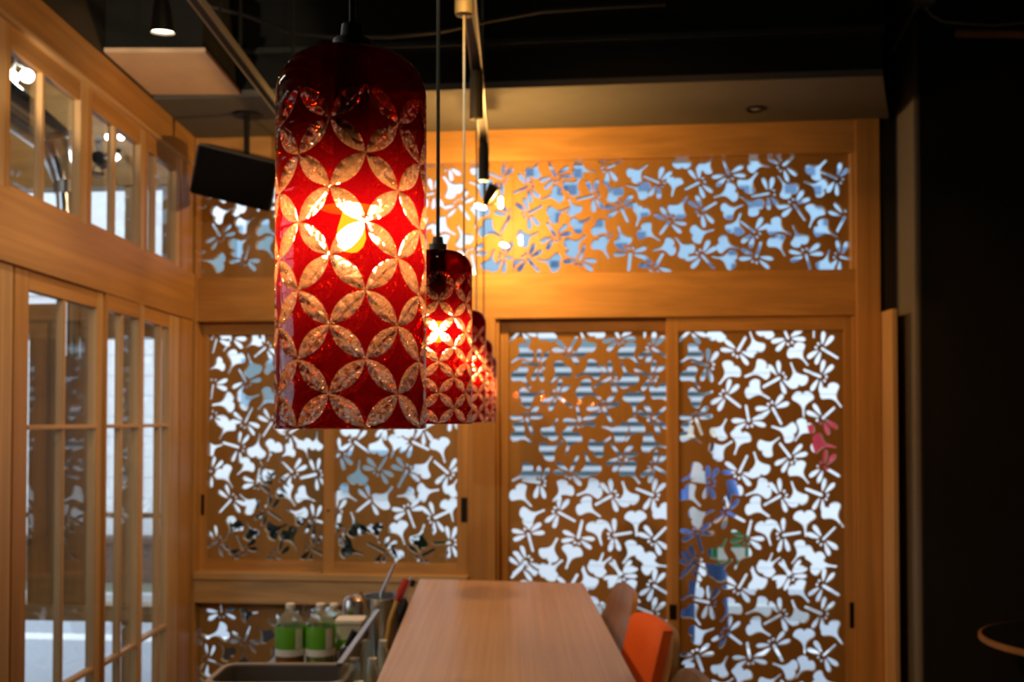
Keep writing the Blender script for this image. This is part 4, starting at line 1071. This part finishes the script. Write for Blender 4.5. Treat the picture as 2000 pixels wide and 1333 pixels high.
# storage box, label printer-like black clip, steel guard
p = at_depth(684, 1230, 3.86); bx = p.x; zb1 = at_depth(684, 1208, 3.86).z
t = tag(empty('storage_box', (bx, 3.86, WZ)), 'pale translucent storage box with a green strip beside the bottles', 'box')
kid(loft('box_body', [(rrect(bx - .04, bx + .045, 3.82, 3.90, .012), WZ + .001), (rrect(bx - .047, bx + .052, 3.812, 3.908, .014), zb1 - .012)], 'frosted', True, True), t)
kid(loft('lid', [(rrect(bx - .051, bx + .056, 3.808, 3.912, .014), zb1 - .012), (rrect(bx - .051, bx + .056, 3.808, 3.912, .014), zb1)], 'white_plastic', True, True), t)
kid(box('green_strip', bx - .042, bx + .02, 3.806, 3.812, zb1 - .11, zb1 - .07, 'green_label'), t)
p = at_depth(676, 1250, 3.6)
t = tag(empty('knife_block', (p.x, 3.6, WZ)), 'slanted black handled knife block in front of the storage box', 'knife block')
zt_ = at_depth(690, 1262, 3.6).z
bm = bmesh.new(); hexa(bm, [Vector((p.x + x + (.03 if z > WZ + .1 else 0), y, z)) for x in (-.045, .03) for y in (3.57, 3.65) for z in (WZ + .001, zt_)]); bev(bm, .004); kid(from_bm('block', bm, 'steel'), t)
for k in range(2):
    b0 = Vector((p.x - .015 + .035 * k + .02, 3.60, zt_ - .004)); kid(tube_obj('knife_handle', [b0, b0 + Vector((.028, 0, .055))], [.013, .015], 'black_plastic', n=10), t)
g0, g1 = at_depth(708, 1225, 3.2), at_depth(727, 1225, 3.75)
t = tag(empty('glass_guard', (g1.x, 3.4, WZ)), 'low upright glass guard between worktop and counter', 'glass guard')
kid(box('glass_sheet', -.489, -.483, 2.9, 3.72, WZ + .012, .905, 'guard_glass'), t)
kid(box('bottom_channel', -.495, -.477, 2.9, 3.72, WZ, WZ + .012, 'steel'), t)
kid(box('top_channel', -.494, -.478, 2.9, 3.72, .905, .915, 'steel'), t)
for yy in (3.05, 3.35, 3.62):
    tt = tag(empty('seasoning_jar', (-.452, yy, WZ)), ['pale seasoning jar beside the glass guard, nearest the bucket', 'pale seasoning jar midway along the glass guard', 'pale seasoning jar at the tub end of the glass guard'][2 - int(yy > 3.2) - int(yy > 3.5)], 'jar', 'pale seasoning jars')
    kid(lathe_obj('jar_body', [(.001, WZ), (.018, WZ + .001), (.019, WZ + .13), (.014, WZ + .145)], 'frosted', n=16, cx=-.454, cy=yy), tt)
    kid(lathe_obj('lid', [(.0155, WZ + .143), (.0155, WZ + .165), (.001, WZ + .167)], 'white_plastic', n=16, cx=-.454, cy=yy), tt)

# ------------------------------------------------------------------ chairs on the right of the counter
def chair(cx, cy, rz, label, pad, ztop=.93):
    t = tag(empty('bar_chair', (cx, cy, 0), rz), label, 'chair', 'chairs along the counter')
    def put(o): o.parent = t; return o
    def plate(name, u0, u1, z0, ztf, off, th, mat, nf=20, nz=8):
        """gently curved, leaning plate spanning u = -1..1 across the chair"""
        bm = bmesh.new(); gi, go = [], []
        for i in range(nf + 1):
            u = u0 + (u1 - u0) * i / nf; zt2 = ztf(u); a, b = [], []
            for j in range(nz + 1):
                z = z0 + (zt2 - z0) * j / nz; x = .19 - .016 * u * u + (z - .92) * .25 - off
                a.append(bm.verts.new((x - th, .255 * u, z))); b.append(bm.verts.new((x, .255 * u, z)))
            gi.append(a); go.append(b)
        for i in range(nf):
            for j in range(nz):
                bm.faces.new((gi[i][j], gi[i + 1][j], gi[i + 1][j + 1], gi[i][j + 1])); bm.faces.new((go[i][j], go[i][j + 1], go[i + 1][j + 1], go[i + 1][j]))
            bm.faces.new((gi[i][nz], gi[i + 1][nz], go[i + 1][nz], go[i][nz])); bm.faces.new((gi[i][0], go[i][0], go[i + 1][0], gi[i + 1][0]))
        for i in (0, nf):
            for j in range(nz): bm.faces.new((gi[i][j], gi[i][j + 1], go[i][j + 1], go[i][j]))
        return put(from_bm(name, bm, mat, smooth=True))
    plate('backrest', -1, 1, .56, lambda u: ztop - .10 * abs(u) ** 6, .0, .022, 'chair_wood')
    if pad: plate('back_pad', -.62, .92, .62, lambda u: ztop + .006 - .05 * abs(u) ** 6, .0225, .030, 'orange_cloth')
    bm = bmesh.new(); lp = [(.19 * math.cos(a) + .02, .22 * math.sin(a)) for a in [k * math.pi / 12 for k in range(24)]]
    put(loft('seat', [(lp, .54), (lp, .575), ([(x * .97, y * .97) for x, y in lp], .585)], 'chair_wood', True, True))
    bm.free()
    put(loft('seat_pad', [([(x * .9, y * .9) for x, y in lp], .585), ([(x * .9, y * .9) for x, y in lp], .61), ([(x * .8, y * .8) for x, y in lp], .622)], 'orange_cloth', True, True))
    for sx in (-1, 1):
        for sy in (-1, 1): put(tube_obj('leg', [(.13 * sx + .02, .15 * sy, .545), (.17 * sx + .02, .20 * sy, 0)], [.017, .012], 'chair_wood', n=10))
    for sx in (-1, 1): put(tube_obj('stretcher', [(.152 * sx + .02, -.178, .24), (.152 * sx + .02, .178, .24)], .009, 'chair_wood'))
    return t
chair(.295, 4.14, R(4), 'wooden bar chair beside the far counter end without an orange back pad', False, .925)
chair(.335, 3.44, R(7), 'wooden bar chair with an orange back pad beside the counter', True, .92)
chair(.325, 2.66, R(4), 'wooden bar chair whose rounded back just rises past the orange padded one', False, .925)

# ------------------------------------------------------------------ round table by the pillar
tx0 = at_z(1928, 1250, .72); 
t = tag(empty('round_table', (tx0.x + .38, tx0.y, 0)), 'round dark table with a brown rim in front of the pillar', 'table')
cx, cy = tx0.x + .38, tx0.y
kid(lathe_obj('table_top', [(.001, .695), (.376, .695), (.38, .70), (.38, .716), (.374, .72), (.001, .72)], 'chair_wood', n=48, cx=cx, cy=cy, close=False), t)
kid(lathe_obj('top_inlay', [(.001, .7215), (.366, .7215), (.368, .7195)], 'black_plastic', n=48, cx=cx, cy=cy, close=False), t)
kid(lathe_obj('column', [(.03, .03), (.028, .695)], 'black_plastic', n=16, cx=cx, cy=cy), t)
kid(lathe_obj('base', [(.2, 0), (.2, .012), (.05, .03), (.03, .035)], 'black_plastic', n=32, cx=cx, cy=cy), t)
